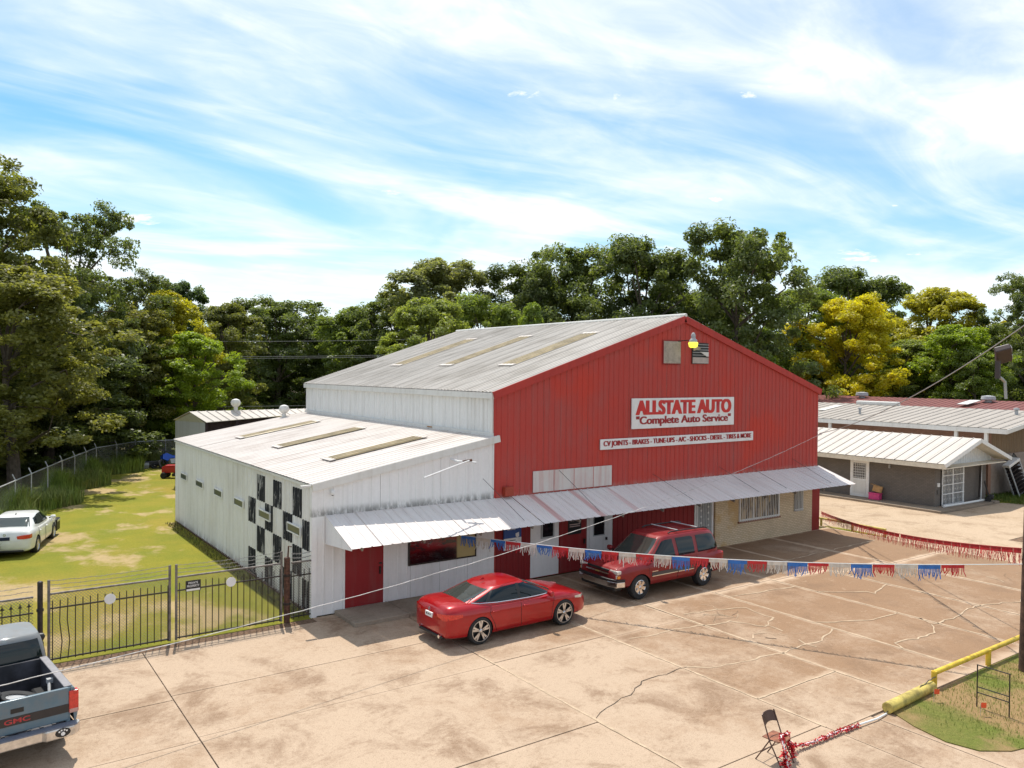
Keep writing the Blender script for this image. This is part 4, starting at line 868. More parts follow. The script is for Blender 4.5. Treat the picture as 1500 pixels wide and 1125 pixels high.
    MB().tube([(-.12, .3, .46), (-.13, .3, .30), (-.10, .3, .22), (-.06, .3, .26)], .009, 5).obj('chain_hook', GALV, bp)
    # cab
    sh = Shell([(2.02, .45, 1.10, 1.14, hw-.02), (2.2, .42, 1.12, 1.15, hw), (3.2, .42, 1.12, 1.16, hw), (3.75, .42, 1.12, 1.18, hw), (4.3, .45, 1.10, 1.17, hw-.02), (5.0, .5, 1.06, 1.12, hw-.06), (5.2, .55, 1.0, 1.05, hw-.12), (5.25, .6, .95, 1.0, hw-.2)], .04, .05)
    body = sh.mesh(50).obj('body', pm, t)
    cut_x = [4.36]; cut_arches(body, cut_x, .44, hw, .36)
    cab = Cabin([(1.08, 2.03, 3.95, .95), (1.3, 2.06, 3.72, .92), (1.6, 2.12, 3.42, .85), (1.72, 2.18, 3.28, .80)], 7, .05, .02, 2.7, 1)
    cab.mesh(72).obj('roof', paint('faded_roof_paint', (.20, .22, .235), .6, 0, .1, .3), t, smooth=True)
    W_ = lambda z: cab.lvl(z)[2]
    patch_grid(lambda y, z: cab.end(y, z, .008, False), ([(-W_(1.64)*.90, 1.64), (W_(1.64)*.90, 1.64)], [(-W_(1.2)*.90, 1.22), (W_(1.2)*.90, 1.22)])).obj('rear_window', CARGLASS, t, smooth=True)
    patch_grid(lambda y, z: cab.end(y, z, .008, True), ([(-W_(1.66)*.9, 1.66), (W_(1.66)*.9, 1.66)], [(-W_(1.16)*.9, 1.16), (W_(1.16)*.9, 1.16)])).obj('windshield', CARGLASS_L, t, smooth=True)
    for sg in (-1, 1): patch_grid(lambda x, z: cab.side(x, z, .008, sg), ([(2.36, 1.64), (3.22, 1.64)], [(2.30, 1.17), (3.66, 1.16)]), 7).obj('side_window', CARGLASS, t, smooth=True)
    mirror_pair(t, 3.6, hw, 1.22, BLACK, 1.1)
    MB().box(5.2, 5.3, -.88, .88, .5, .68).obj('front_bumper', bm_, t, bevel=.03); MB().box(5.18, 5.26, -.6, .6, .72, .95).obj('grille', BLACK, t)
    for sg in (-1, 1): MB().box(5.14, 5.25, min(sg*.62, sg*.85), max(sg*.62, sg*.85), .76, .93).obj('head_lamp', HEAD, t, bevel=.02)
    return t
TP = Vector((-7.56, -5.52, 0)); TR = rad(90+7)
pk = pickup(TP, TR)
def in_truck(x, y, z): c, s_ = math.cos(TR), math.sin(TR); return (TP.x+c*x-s_*y, TP.y+s_*x+c*y, z)
def loose_tyre(loc, tilt, rz, label, r=.36, wd=.22, rim=True):
    t = empty('loose_tyre', loc, rz, label, 'tyre', 'tyres in the pickup bed'); R = Euler((tilt, 0, 0)).to_matrix()
    MB().lathe([(r*.60, -wd*.4), (r*.72, -wd/2), (r*.95, -wd/2), (r, -wd*.3), (r, wd*.3), (r*.95, wd/2), (r*.72, wd/2), (r*.60, wd*.4), (r*.58, 0), (r*.60, -wd*.4)], 32, (0, 0, 0), 'z', R, caps=False).obj('tyre', RUBBER, t, smooth=True)
    if rim:
        MB().lathe([(r*.60, wd*.32), (r*.52, wd*.36), (r*.46, wd*.05), (r*.22, wd*.12), (.03, wd*.14)], 24, (0, 0, 0), 'z', R).obj('rim', GALV, t, smooth=True)
    else: MB().lathe([(r*.58, -.01), (r*.58, .01)], 24, (0, 0, 0), 'z', R).obj('dark_opening', BLACK, t)
    return t
loose_tyre(in_truck(.60, -.12, .99), rad(14), TR, 'tyre with steel rim lying flat in the pickup bed')
loose_tyre(in_truck(.46, .46, 1.08), rad(52), TR+rad(150), 'leaning tyre at the left in the pickup bed', rim=False)
jk = empty('trailer_jack', in_truck(.40, -.60, .80), TR, label='grey metal bar tool lying in the pickup bed', cat='tool')
MB().tube([(.0, 0, .02), (.55, -.10, .34)], .028, 7).obj('bar', GALV, jk); MB().tube([(.0, .32, .03), (.05, -.15, .05)], .018, 6).obj('cross_bar', GALV, jk); MB().box(.50, .60, -.16, -.06, .30, .38).obj('head', GALV, jk)
# ------------------------------------------------------------------ grey brick neighbour
nb = empty('brick_office', (34.5, 0, 0), label='low grey brick building with white standing seam metal roof', cat='building')
nbY1 = 16
def T(m): m.v = [(x-34.5, y, z) for x, y, z in m.v]; return m
EX0, EXR, EX1, EZ, RZ = 33.8, 37.65, 41.25, 2.50, 3.66
T(MB().box(34.5, 40.2, -.1, nbY1, .09, 2.28)).obj('wall', BRICK_G, nb)
dn_ = Vector((EX0-EXR, 0, EZ-RZ)); sln = dn_.length; dn_.normalize(); nn_ = Vector((EZ-RZ, 0, EXR-EX0)).normalized(); nn_ = nn_ if nn_.z > 0 else -nn_
for i in range(30):
    y = -1.0+i*.58
    for o in sheets('roof_panel', (EXR-34.5, 0, RZ+.03), Y, dn_, nn_, y, y+.575, 0, sln+.06, ROOF_N, nb, .575, .58, .04, .035, .02): pass
dr_ = Vector((EX1-EXR, 0, EZ-RZ)); slr = dr_.length; dr_.normalize(); nr_ = Vector((RZ-EZ, 0, EX1-EXR)).normalized()
for i in range(30):
    y = -1.0+i*.58
    sheets('roof_panel', (EXR-34.5, 0, RZ+.03), Y, dr_, nr_, y, y+.575, 0, slr+.04, ROOF_N, nb, .575, .58, .04, .035, .02)
CREAM = flat('cream_fascia', (.66, .60, .49), .6, var=.08)
T(MB().box(EX0-.02, EX0+.05, -1.0, nbY1, EZ-.26, EZ-.02)).obj('fascia', CREAM, nb)
T(MB().box(EX0+.05, 34.5, -.98, nbY1, EZ-.26, EZ-.22)).obj('soffit', CREAM, nb)
gx = [(EX0+.55, EZ-.24), (EX1-.55, EZ-.24), (EX1-.55, EZ+.05), (EXR, RZ-.06), (EX0+.55, EZ+.05)]
T(MB().prism(gx, .08, 'y', -.12)).obj('gable_wall', WHITEP, nb)
for i in range(24):
    x = EX0+.7+i*.27; zt = RZ-.12-(abs(x-EXR)/(EXR-EX0))*(RZ-EZ); T(MB().box(x-.012, x+.012, -.136, -.12, EZ-.2, max(EZ-.1, zt))).obj('batten', WHITEP, nb)
def nbbar(a, b, w, h, nm, mt): 
    a = Vector(a)-Vector((34.5, 0, 0)); b = Vector(b)-Vector((34.5, 0, 0)); return bar(a, b, w, h, nm, mt, par=nb)
nbbar((EX0-.03, -.98, EZ-.10), (EXR, -.98, RZ-.08), .06, .2, 'barge_board', WHITEP); nbbar((EXR, -.98, RZ-.08), (EX1+.05, -.98, EZ-.10), .06, .2, 'barge_board', WHITEP)
T(MB().prism([(EX0+.05, EZ-.18), (EXR, RZ-.14), (EX1-.05, EZ-.18), (EX1-.05, EZ-.13), (EXR, RZ-.09), (EX0+.05, EZ-.13)], .84, 'y', -.96)).obj('gable_soffit', CREAM, nb)
T(MB().box(EX0+.55, EX1-.5, -.95, -.12, EZ-.26, EZ-.22)).obj('soffit', CREAM, nb)
v = T(MB().box(36.55, 36.85, -.15, -.11, 2.62, 2.98)).obj('gable_vent', GALV, nb)
for i in range(4): T(MB().box(36.57, 36.83, -.165, -.15, 2.66+i*.08, 2.70+i*.08)).obj('slat', STEEL_D, v)
# west security door
d = T(MB().box(34.44, 34.5, 3.62, 4.78, .10, 2.18)).obj('security_door', WHITEP, nb, bevel=.01)
T(MB().box(34.425, 34.44, 3.82, 4.58, 1.15, 2.02)).obj('dark_screen', STEEL_D, d)
m = MB()
for i in range(7): m.box(34.40, 34.425, 3.84+i*.12, 3.862+i*.12, 1.15, 2.02)
for j in range(6): m.box(34.40, 34.422, 3.82, 4.58, 1.2+j*.15, 1.222+j*.15)
T(m).obj('iron_grille', WHITEP, d); T(MB().box(34.42, 34.44, 3.80, 4.60, .30, 1.05)).obj('kick_panel', TRIM, d)
# south grilled entrance
d = T(MB().box(35.1, 37.45, -.16, -.1, .12, 2.2)).obj('grilled_entrance', GLASS, nb)
m = MB()
for i in range(17): x = 35.14+i*.142; m.box(x-.011, x+.011, -.22, -.2, .14, 2.16)
for z in (.14, .7, 1.2, 1.7, 2.12): m.box(35.1, 37.45, -.218, -.196, z, z+.04)
for i in range(3): x = 35.1+i*1.12; m.box(x, x+.08, -.21, -.15, .1, 2.2)
for i in range(8):
    for j in range(4): m.lathe([(.045, -.006), (.058, 0), (.045, .006)], 8, (35.3+i*.284, -.21, .45+j*.5), 'y', caps=False)
T(m).obj('iron_grille', WHITEP, d)
T(MB().box(34.72, 34.92, -.16, -.1, 1.15, 1.35)).obj('meter_box', WHITEP, nb); T(MB().box(34.72, 34.95, -.14, -.1, .75, .98)).obj('wall_plate', flat('dark_grey_plate', (.09, .08, .075), .6), nb)
T(MB().box(34.40, 34.5, 2.38, 2.44, 1.92, 2.12)).obj('wall_lamp', GALV, nb)
T(MB().tube([(39.4, -.2, 2.2), (39.4, -.2, .1)], .05, 8)).obj('downspout', WHITEP, nb); T(MB().tube([(39.15, -.3, 2.1), (39.05, -.32, 1.2), (38.9, -.35, .3)], .055, 7)).obj('dark_pipe', STEEL_D, nb)
dp = MB().tube([(34.75, -.45, .155), (37, -.52, .155), (39.1, -.55, .155)], .06, 9).obj('drain_pipe', WHITEP, label='white drain pipe lying along the grey brick wall', cat='pipe', smooth=True)
PINK = flat('pink_plastic', (.60, .05, .19), .4); CARD = flat('brown_cardboard', (.36, .21, .09), .8, var=.2)
bx = empty('storage_box', (34.15, 3.05, .10), rad(8), 'pink plastic tub by the white security door', 'tub')
MB().prism([(-.20, -.30), (.20, -.30), (.20, .30), (-.20, .30)], .36, 'z', 0).obj('tub', PINK, bx, bevel=.03); MB().box(-.22, .22, -.32, .32, .34, .38).obj('rim', PINK, bx, bevel=.01)
bx = empty('cardboard_box', (34.2, 2.98, .49), rad(24), 'brown cardboard box tilted on top of the pink tub', 'box')
m = MB().box(-.17, .17, -.24, .24, 0, .34); R = Euler((rad(14), 0, 0)).to_matrix(); m.v = [tuple(R @ Vector(p)+Vector((0, 0, .06))) for p in m.v]; m.obj('carton', CARD, bx, bevel=.008)
m = MB().box(-.17, .17, .22, .42, .33, .34); m.v = [tuple(R @ Vector(p)+Vector((0, 0, .06))) for p in m.v]; m.obj('flap', CARD, bx)
ht = empty('hand_truck', (39.25, -.75, .05), rad(20), 'dark hand truck with small wheels by the downspout', 'hand truck')
MB().tube([(-.18, 0, .2), (-.18, .28, 1.15), (.18, .28, 1.15), (.18, 0, .2)], .02, 6).obj('frame', STEEL_D, ht); MB().box(-.22, .22, -.25, .05, .0, .03).obj('toe_plate', STEEL_D, ht)
for sg in (-1, 1): MB().lathe([(.05, -.05), (.15, -.05), (.16, 0), (.15, .05), (.05, .05)], 14, (sg*.26, .06, .15), 'x').obj('wheel', RUBBER, ht, smooth=True)
MB().box(-.2, .2, -.2, .1, .18, .42).obj('motor_load', BLACK, ht, bevel=.06)

# ------------------------------------------------------------------ warehouse behind it
wh = empty('warehouse', (41.6, 0, 0), label='long low warehouse with pale grey ribbed metal roof and brick wall', cat='building')
def T2(m): m.v = [(x-41.6, y, z) for x, y, z in m.v]; return m
TAN = painted_metal('tan_siding', (.24, .165, .10), (.15, .10, .065), .5)
T2(MB().box(41.6, 53, .5, 34, 0, 3.98)).obj('wall', BRICK_R, wh)
sheets('siding_sheet', (41.9-41.6, .49, 0), X, Z, -Y, 0, 11, 2.45, 4.0, TAN, wh, 1.0, .22, .02, .07, .03)
T2(MB().box(41.9, 53, .42, .5, 0, 2.42)).obj('rendered_wall', flat('pinkish_render', (.30, .24, .20), .9, var=.12), wh)
T2(MB().box(41.55, 41.9, .38, .6, 0, 3.98)).obj('corner_pier', BRICK_R, wh)
ddw = Vector((40.7-47.2, 0, 4.08-4.92)); slw = ddw.length; ddw.normalize(); nw = Vector((ddw.z, 0, -ddw.x)); nw = nw if nw.z > 0 else -nw
for i in range(58): sheets('roof_panel', (47.2-41.6, 0, 4.95), Y, ddw, nw, -1.0+i*.6, -1.0+i*.6+.595, 0, slw, ROOF_G, wh, .595, .6, .035, .04, .02)
ddw2 = Vector((-ddw.x, 0, ddw.z)); nw2 = Vector((-nw.x, 0, nw.z))
for i in range(58): sheets('roof_panel', (47.2-41.6, 0, 4.95), Y, ddw2, nw2, -1.0+i*.6, -1.0+i*.6+.595, 0, slw, ROOF_G, wh, .595, .6, .035, .04, .02)
T2(MB().box(40.62, 40.74, -1.0, 34, 3.82, 4.08)).obj('gutter', TRIM, wh)
bar((40.62-41.6, -1.02, 3.96), (47.2-41.6, -1.02, 4.80), .07, .24, 'barge_board', TRIM, par=wh); bar((47.2-41.6, -1.02, 4.80), (53.8-41.6, -1.02, 3.96), .07, .24, 'barge_board', TRIM, par=wh)
for y in (.2, 1.9, 10.3): T2(MB().box(40.75, 40.9, y-.09, y+.09, 2.2, 3.84)).obj('downspout', TRIM, wh)
rv = T2(MB().box(46.95, 47.45, 9.0, 12.2, 4.9, 5.2)).obj('ridge_vent', TRIM, wh, bevel=.08)
def pipe_vent(par, x, y, z, h, r=.09, mat=GALV, nm='vent_pipe'):
    o = MB().lathe([(r, 0), (r, h*.75)], 10, (x, y, z)).obj(nm, mat, par); MB().lathe([(r*1.6, h*.75), (r*1.7, h*.8), (r*1.5, h), (r*.3, h*1.05)], 10, (x, y, z)).obj('vent_cap', mat, o); return o
pipe_vent(wh, 43-41.6, 9.45, 4.36, .5, .08, STEEL_D if False else GALV); pipe_vent(wh, 45.6-41.6, .6, 4.7, .45, .1)
sk = T2(MB().box(0, 1, 0, 1, 0, 1)); o = link('roof_patch', MB().box(1.2, 3.6, 12.6, 13.2, .045, .055, Matrix((ddw, Y, nw)).transposed(), Vector((47.2-41.6, 0, 4.95))).me('roof_patch'), TRIM, wh)
# junk leaning on the warehouse
rk = empty('storage_rack', (43.0, -.75, 0), rad(-14), 'dark metal shelving rack leaning against the tan warehouse wall', 'rack')
Rk = Euler((0, rad(-27), 0)).to_matrix()
m = MB()
for x in (0, .9):
    for y in (0, .35): MB().box(x-.03, x+.03, y-.03, y+.03, 0, 2.0, Rk).obj('post', GALV, rk)
for i in range(8): MB().box(0, .9, 0, .35, .15+i*.24, .18+i*.24, Rk).obj('shelf', STEEL_D, rk)
MB().box(-.02, .92, .36, .37, 0, 2.0, Rk).obj('back_sheet', STEEL_D, rk); MB().box(-.05, .95, -.05, .4, 1.98, 2.14, Rk).obj('top_tray', TRIM, rk, bevel=.02)
def slab_thing(nm, loc, size, eul, mat, label, cat, extra=()):
    t = empty(nm, loc, 0, label, cat); R = Euler(eul).to_matrix(); a, b, c = size
    MB().box(-a/2, a/2, -b/2, b/2, 0, c, R).obj('casing', mat, t, bevel=.02)
    for i in range(4): MB().box(-a*.42, a*.42, -b/2-.01, -b/2, c*(.2+i*.18), c*(.28+i*.18), R).obj('louvre', STEEL_D, t)
    return t
slab_thing('cooling_unit', (44.1, -.25, .1), (.9, .45, 1.75), (0, rad(-24), 0), GALV, 'grey metal cooling unit casing leaning beside the rack', 'appliance')
slab_thing('cooling_unit', (44.6, -.75, .0), (1.0, .5, 1.1), (0, rad(-16), rad(10)), flat('pale_enamel', (.50, .51, .53), .4), 'pale enamel unit half hidden by the utility pole', 'appliance')
ps = empty('metal_sheet', (43.9, .2, 1.55), 0, 'dark square metal sheet topping the leaning junk pile', 'sheet')
R_ = Euler((rad(10), rad(32), 0)).to_matrix(); MB().box(-.4, .4, -.02, .02, 0, .85, R_).obj('sheet', flat('dark_sheet', (.07, .075, .08), .5), ps); MB().box(-.42, .42, -.03, .03, .83, .87, R_).obj('folded_edge', STEEL_D, ps)

# red roofed shed further back, seen over the warehouse ridge
RR = painted_metal('dull_red_roof', (.21, .075, .065), (.15, .06, .055), .5, 'x')
rr = empty('red_roof_hall', (55, 0, 0), label='hall with dull dark red metal roof behind the warehouse', cat='building')
MB().box(-.3, 11.8, 1, 38, 0, 4.2).obj('wall', BRICK_R, rr)
for sgn, nme in ((-1, 'a'), (1, 'b')):
    dv = Vector((sgn*6.6, 0, -.85)); ln = dv.length; dv.normalize(); nv = Vector((-dv.z*sgn*sgn if sgn > 0 else dv.z, 0, abs(dv.x))); nv = Vector((.85*sgn, 0, 6.6)).normalized()
    for i in range(19): sheets('roof_panel', (5.75, 0, 5.14), Y, dv, nv, i*2.0, i*2.0+1.99, 0, ln, RR, rr, 2, .5, .03, .06, .03)
for y in (4.0, 17.5): pass
for x, y, z in ((4.8, 8.6, 5.01), (4.8, 19.5, 5.01)):
    MB().lathe([(.25, 0), (.25, .2)], 12, (x, y, z)).obj('vent_pipe', GALV, rr); MB().lathe([(.5, .18), (.55, .26), (.5, .5), (.1, .56)], 14, (x, y, z)).obj('vent_head', GALV, rr, smooth=True)
MB().box(2.0, 4.2, 8.9, 9.7, -.02, .03, Matrix(((1, 0, -.13), (0, 1, 0), (.13, 0, 1))), (0, 0, 4.61)).obj('roof_patch', TRIM, rr)
# open shed behind the lean-to
shd = empty('open_shed', (2.9, 27.2, 0), label='old open-fronted shed with white metal roof behind the lean-to', cat='shed')
SHED_SHADE = flat('shed_shade_dark', (.022, .012, .018), .9, var=.4)  # near-black purple: the shade inside the open shed, put into the colour
UL, UR, LL, LR = (Vector(p) for p in ((0, .1, 4.6), (8.2, .6, 4.62), (.75, -.75, 4.0), (8.3, -.15, 4.42)))
BL, BR = Vector((-.35, 2.6, 4.0)), Vector((8.2, 3.4, 4.0))
for i in range(16):
    for (a0, a1), (b0, b1) in (((UL, UR), (LL, LR)), ((UL, UR), (BL, BR))):
        p, q_, r_, w_ = a0.lerp(a1, i/16), a0.lerp(a1, (i+.985)/16), b0.lerp(b1, (i+.985)/16), b0.lerp(b1, i/16); up3 = Vector((0, 0, .03))
        e1 = p.lerp(q_, .93); e2 = w_.lerp(r_, .93); m = MB().add([p, q_, r_, w_, p-up3, q_-up3, r_-up3, w_-up3], [(0, 1, 2, 3), (7, 6, 5, 4), (0, 4, 5, 1), (1, 5, 6, 2), (2, 6, 7, 3), (3, 7, 4, 0)]); m.tube([e1+up3*.6, e2+up3*.6], .022, 4); m.obj('roof_panel', ROOF_N, shd)
MB().add([(.06, .05, 4.52), (.72, -.6, 3.95), (.72, -.6, 0), (-.28, 2.4, 0), (-.28, 2.4, 3.95)], [(0, 1, 2, 3, 4)]).obj('gable_wall', GALV, shd)
MB().box(.2, 8.0, 2.3, 2.4, 0, 4.0).obj('back_wall', SHED_SHADE, shd); MB().box(.75, 8.0, -.1, 0, 0, 4.05).obj('shade_sheet', SHED_SHADE, shd)  # dark sheet under the roof stands in for shade within the open front
for i in range(5): MB().box(.74+i*1.8, .86+i*1.8, -.62+i*.1, -.50+i*.1, 0, 3.95+i*.08).obj('post', SHED_SHADE, shd)
turbine(shd, 2.75, .35, 4.55, 1.0)
# far house with chimney
hs = empty('brick_house', (44, 112, 0), rad(-12), 'small far brick house with chimney beyond the bright lawn', 'house')
HB = flat('house_brick', (.20, .095, .055), .9, var=.2, scale=3); HR_ = flat('house_shingles', (.22, .16, .13), .9, var=.2)
MB().box(-4, 14, 0, 9, 0, 3.0).obj('wall', HB, hs); MB().prism([(-.8, 3.0), (9.8, 3.0), (4.5, 5.3)], 19, 'x', -4.6).obj('roof', HR_, hs)
ch = MB().box(-5.2, -4.0, 3.2, 5.0, 0, 5.6).obj('chimney', HB, hs); MB().box(-5.3, -3.9, 3.1, 5.1, 5.6, 5.8).obj('cap', HR_, ch)
for x in (1, 5, 9): w_ = MB().box(x, x+1.4, -.06, 0, 1.0, 2.2).obj('window', GLASS, hs); MB().box(x-.1, x+1.5, -.09, -.06, .9, 1.0).obj('sill', WHITEP, w_)
tr = empty('camper_trailer', (42.5, 95, 0), rad(10), 'white camper trailer in front of the far brick house', 'trailer')
MB().box(-1.6, 3.4, -1.1, 1.1, .5, 2.7).obj('body', WHITEP, tr, bevel=.25); MB().box(-1.0, .4, -1.13, -1.09, 1.4, 2.1).obj('window', GLASS, tr); MB().box(1.2, 1.9, -1.13, -1.09, .7, 2.3).obj('door', TRIM, tr)
for x in (.3, 1.1): MB().lathe([(.1, -.1), (.34, -.1), (.34, .1), (.1, .1)], 14, (x, -1.0, .34), 'y').obj('wheel', RUBBER, tr)

# ------------------------------------------------------------------ iron gate and chain link by the drive
WIREM = flat('weathered_wire', (.20, .19, .18), .6, .4, var=.2)
def chain_mesh(par, a, b, z0, z1, sp=.075, w=.0058, mat=WIREM, kind=True):
    """diagonal wires, each a thin flat strip, between two points"""
    a = Vector(a); b = Vector(b); d = b-a; L = d.length; d.normalize(); nrm = Vector((-d.y, d.x, 0)); h = z1-z0; m = MB(); n = int((L+h)/sp)
    for sg in (1, -1):
        for i in range(n+1):
            s0 = i*sp-h; s1 = s0+h; t0, t1 = 0., 1.
            if s0 < 0: t0 = -s0/h
            if s1 > L: t1 = (L-s0)/h
            if t1-t0 < .02: continue
            p = []
            for t in (t0, t1):
                s = s0+h*t; zz = z0+h*(t if sg > 0 else 1-t); p.append((a+d*s, zz))
            (p0, za), (p1, zb) = p; o = nrm*.004*sg
            vs = [(p0.x+o.x, p0.y+o.y, za-w), (p0.x+o.x, p0.y+o.y, za+w), (p1.x+o.x, p1.y+o.y, zb+w), (p1.x+o.x, p1.y+o.y, zb-w)]
            m.add(vs, [(0, 1, 2, 3)])
    return m.obj('wire_mesh', mat, par, kind='stuff')
def barbed(par, a, b, zs):
    for k, z in enumerate(zs):
        P = [Vector(a).lerp(Vector(b), i/12)+Vector((0, 0, z-.03*math.sin(math.pi*i/12)+.01*math.sin(i*3+k))) for i in range(13)]
        m = MB().tube(P, .006, 4, cap=False)
        for i in range(1, 24): p = Vector(a).lerp(Vector(b), i/24)+Vector((0, 0, z-.03*math.sin(math.pi*i/24))); m.tube([p+Vector((-.02, -.015, -.02)), p+Vector((.02, .015, .02))], .004, 3)
        m.obj('barbed_wire', WIREM, par)
GPOST = flat('weathered_tube', (.19, .165, .15), .6, .3, var=.35, scale=8)
def gate_leaf(x0, x1, label, np_, disc, sign=False, bent=()):
    t = empty('gate_leaf', (x0, 0, 0), 0, label, 'gate', 'leaves of the iron drive gate'); w = x1-x0
    MB().tube([(.02, 0, .05), (.02, 0, 2.02)], .032, 8).obj('post', GPOST, t); MB().tube([(w-.02, 0, .05), (w-.02, 0, 2.02)], .032, 8).obj('post', GPOST, t)
    for z, mt, r in ((1.68, GPOST, .026), (1.33, STEEL_D, .021), (.10, STEEL_D, .022)): MB().tube([(.02, 0, z), (w-.02, 0, z)], r, 7).obj('rail', mt, t)
    rg = random.Random(int(w*100))
    for i in range(np_):
        x = (i+.6)*w/np_; j = .04 if i in bent else 0; zt = 1.48+rg.uniform(-.02, .03)
        MB().tube([(x, -.01, .06), (x+j, -.01, .5), (x-j*.3, -.01, 1.0), (x, -.01, zt-.03), (x, -.01, zt+.04)], .0125, 5).obj('picket', STEEL_D, t)
    chain_mesh(t, (.04, .03, 0), (w-.04, .03, 0), .10, 1.68); barbed(t, (0, 0, 0), (w, 0, 0), (1.80, 1.90, 2.0))
    MB().lathe([(.13, 0), (.13, .012)], 18, (disc-x0, -.035, 1.37), 'y').obj('reflector_disc', SIGNW, t)
    return t
gl = gate_leaf(-6.62, -3.86, 'left leaf of iron gate with bent pickets and white disc', 17, -5.28, bent=(1, 2))
gr = gate_leaf(-3.74, -.92, 'right leaf of iron gate carrying the black and white notice', 17, -2.33)
ns = empty('gate_notice', (-3.31, -.04, 1.42), 0, 'black and white PRIVATE PROPERTY notice on the gate', 'sign')
MB().box(-.19, .19, -.012, 0, -.14, .14).obj('panel', BLACK, ns); MB().box(-.17, .17, -.015, -.012, -.13, -.08).obj('white_band', SIGNW, ns)
text_mesh('lettering', 'PRIVATE\nPROPERTY', .14, .31, .01, SIGNW, ns, (0, -.014, .035))
MB().tube([(-3.86, -.03, .9), (-3.80, -.08, .8), (-3.74, -.03, .92), (-3.80, .04, .95), (-3.86, -.03, .9)], .016, 5).obj('chain', RUST, gl)
def fence_bay(x0, x1, label, np_, finial):
    t = empty('iron_fence', (x0, 0, 0), 0, label, 'fence'); w = x1-x0
    for z, mt, r in ((1.66, GPOST, .026), (1.28, STEEL_D, .020), (.12, STEEL_D, .02)): MB().tube([(0, 0, z), (w, 0, z)], r, 7).obj('rail', mt, t)
    for i in range(np_):
        x = (i+.5)*w/np_; m = MB().tube([(x, -.01, .06), (x, -.01, 1.44)], .0125, 5)
        if finial: m.lathe([(.005, 1.42), (.035, 1.46), (.012, 1.50), (.004, 1.56)], 6, (x, -.01, 0)).tube([(x-.045, -.01, 1.44), (x, -.01, 1.46), (x+.045, -.01, 1.44)], .01, 4)
        m.obj('picket', STEEL_D, t)
    chain_mesh(t, (0, .03, 0), (w, .03, 0), .1, 1.66); barbed(t, (0, 0, 0), (w, 0, 0), (1.80, 1.92)); return t
fence_bay(-9.6, -6.92, 'iron fence with fleur finials left of the gate', 15, True)
fence_bay(-.66, -.06, 'short iron fence piece between gate and white building', 4, False)
def fpost(x, label, mt, r, h):
    t = empty('gate_post', (x, 0, 0), 0, label, 'post'); MB().tube([(0, 0, 0), (0, 0, h)], r, 10).obj('post', mt, t); MB().lathe([(r*1.1, h), (r*.9, h+.03), (.01, h+.05)], 10).obj('cap', mt, t)
    for z in (.5, 1.3): MB().lathe([(r*1.3, z), (r*1.3, z+.06)], 10).obj('hinge_band', STEEL_D, t)
    return t
fpost(-6.78, 'dark steel post left of the iron gate', STEEL_D, .06, 1.98)
p = fpost(-.78, 'thick rusty post beside the checkered wall', RUST, .085, 1.80); MB().tube([(.02, 0, 1.8), (.04, 0, 2.15), (.12, -.02, 2.12)], .022, 6).obj('hook', RUST, p)
# chain link fence round the lawn
CLF = flat('fence_tube', (.42, .42, .42), .5, .5, var=.2)
path = [(-9.6, 11), (-8.3, 15), (-6.9, 19.5), (-5.27, 24.35), (-3.38, 29.94), (-.67, 37.27), (2.35, 40.9), (6.5, 41.3), (11, 41.6), (18, 42)]
cf = empty('chain_link_fence', (-6.9, 19.5, 0), 0, 'long chain link fence curving behind the tall weeds', 'fence')
O_ = Vector((-6.9, 19.5, 0)); P3 = [Vector((*p, 0))-O_ for p in path]
MB().tube([p+Vector((0, 0, 1.8)) for p in P3], .03, 6).obj('top_rail', CLF, cf)
for a, b in zip(P3[:-1], P3[1:]):
    n = max(1, round((b-a).length/2.6))
    for i in range(n): p = a.lerp(b, i/n); MB().tube([p, p+Vector((0, 0, 1.82)), p+Vector((-.12, .05, 2.1))], .028, 6).obj('post', CLF, cf)
    chain_mesh(cf, a, b, .05, 1.8, .16, .007, CLF)
dk = MB().lathe([(.24, 0), (.24, .02)], 18, (0, 0, 0), 'y').obj('reflector_disc', SIGNW, cf, loc=(3.6-O_.x, 40.8-O_.y, 1.45))

# ------------------------------------------------------------------ utility pole, lamps, wires
PX, PY = 12.72, -13.45
up_ = empty('utility_pole', (PX, PY, 0), 0, 'dark brown wooden utility pole at the right edge', 'utility pole')
MB().tube([(0, 0, -.1), (.05, 0, 3), (.16, .0, 6.5), (.22, 0, 9.2)], .20, 14, .14).obj('pole', WOODP, up_, smooth=True)
MB().tube([(.2, 0, 8.55), (.05, .03, 8.5)], .02, 6).obj('wire_bracket', GALV, up_)
fl = empty('flood_light', (PX-.62, PY+.40, 7.48), 0, 'brown twin flood light box on a bracket high on the pole', 'lamp')
R_ = Euler((rad(-20), rad(33), rad(20))).to_matrix()
BRN = flat('dark_brown_enamel', (.05, .032, .03), .45)
MB().box(-.55, .0, -.17, .17, -.07, .09, R_).obj('housing', BRN, fl, bevel=.03)
for x in (-.42, -.12): MB().box(x-.08, x+.08, -.182, -.168, -.03, .06, R_).obj('lens', flat('pale_lens', (.55, .55, .58), .3) if x < -.3 else bpy.data.materials['pale_lens'], fl)
MB().box(-.34, -.27, -.05, .05, -.42, .0).obj('bracket', BRN, fl); MB().tube([(-.30, 0, -.36), (-.1, 0, -.42), (.08, 0, -.5), (.14, 0, -.9)], .035, 8).obj('arm', GALV, fl, smooth=True)
def cable(name, a, b, sag, r, mat, label, cat='cable', n=40, wob=0):
    a, b = Vector(a), Vector(b); rg = random.Random(len(label))
    m = MB().tube([a.lerp(b, i/n)-Vector((0, 0, 4*sag*(i/n)*(1-i/n)))+Vector((0, rg.uniform(-wob, wob), rg.uniform(-wob, wob))) for i in range(n+1)], r, 5)
    return m.obj(name, mat, None, smooth=True, label=label, cat=cat)
ROPE = flat('pale_rope', (.50, .48, .46), .8, var=.35, scale=4)
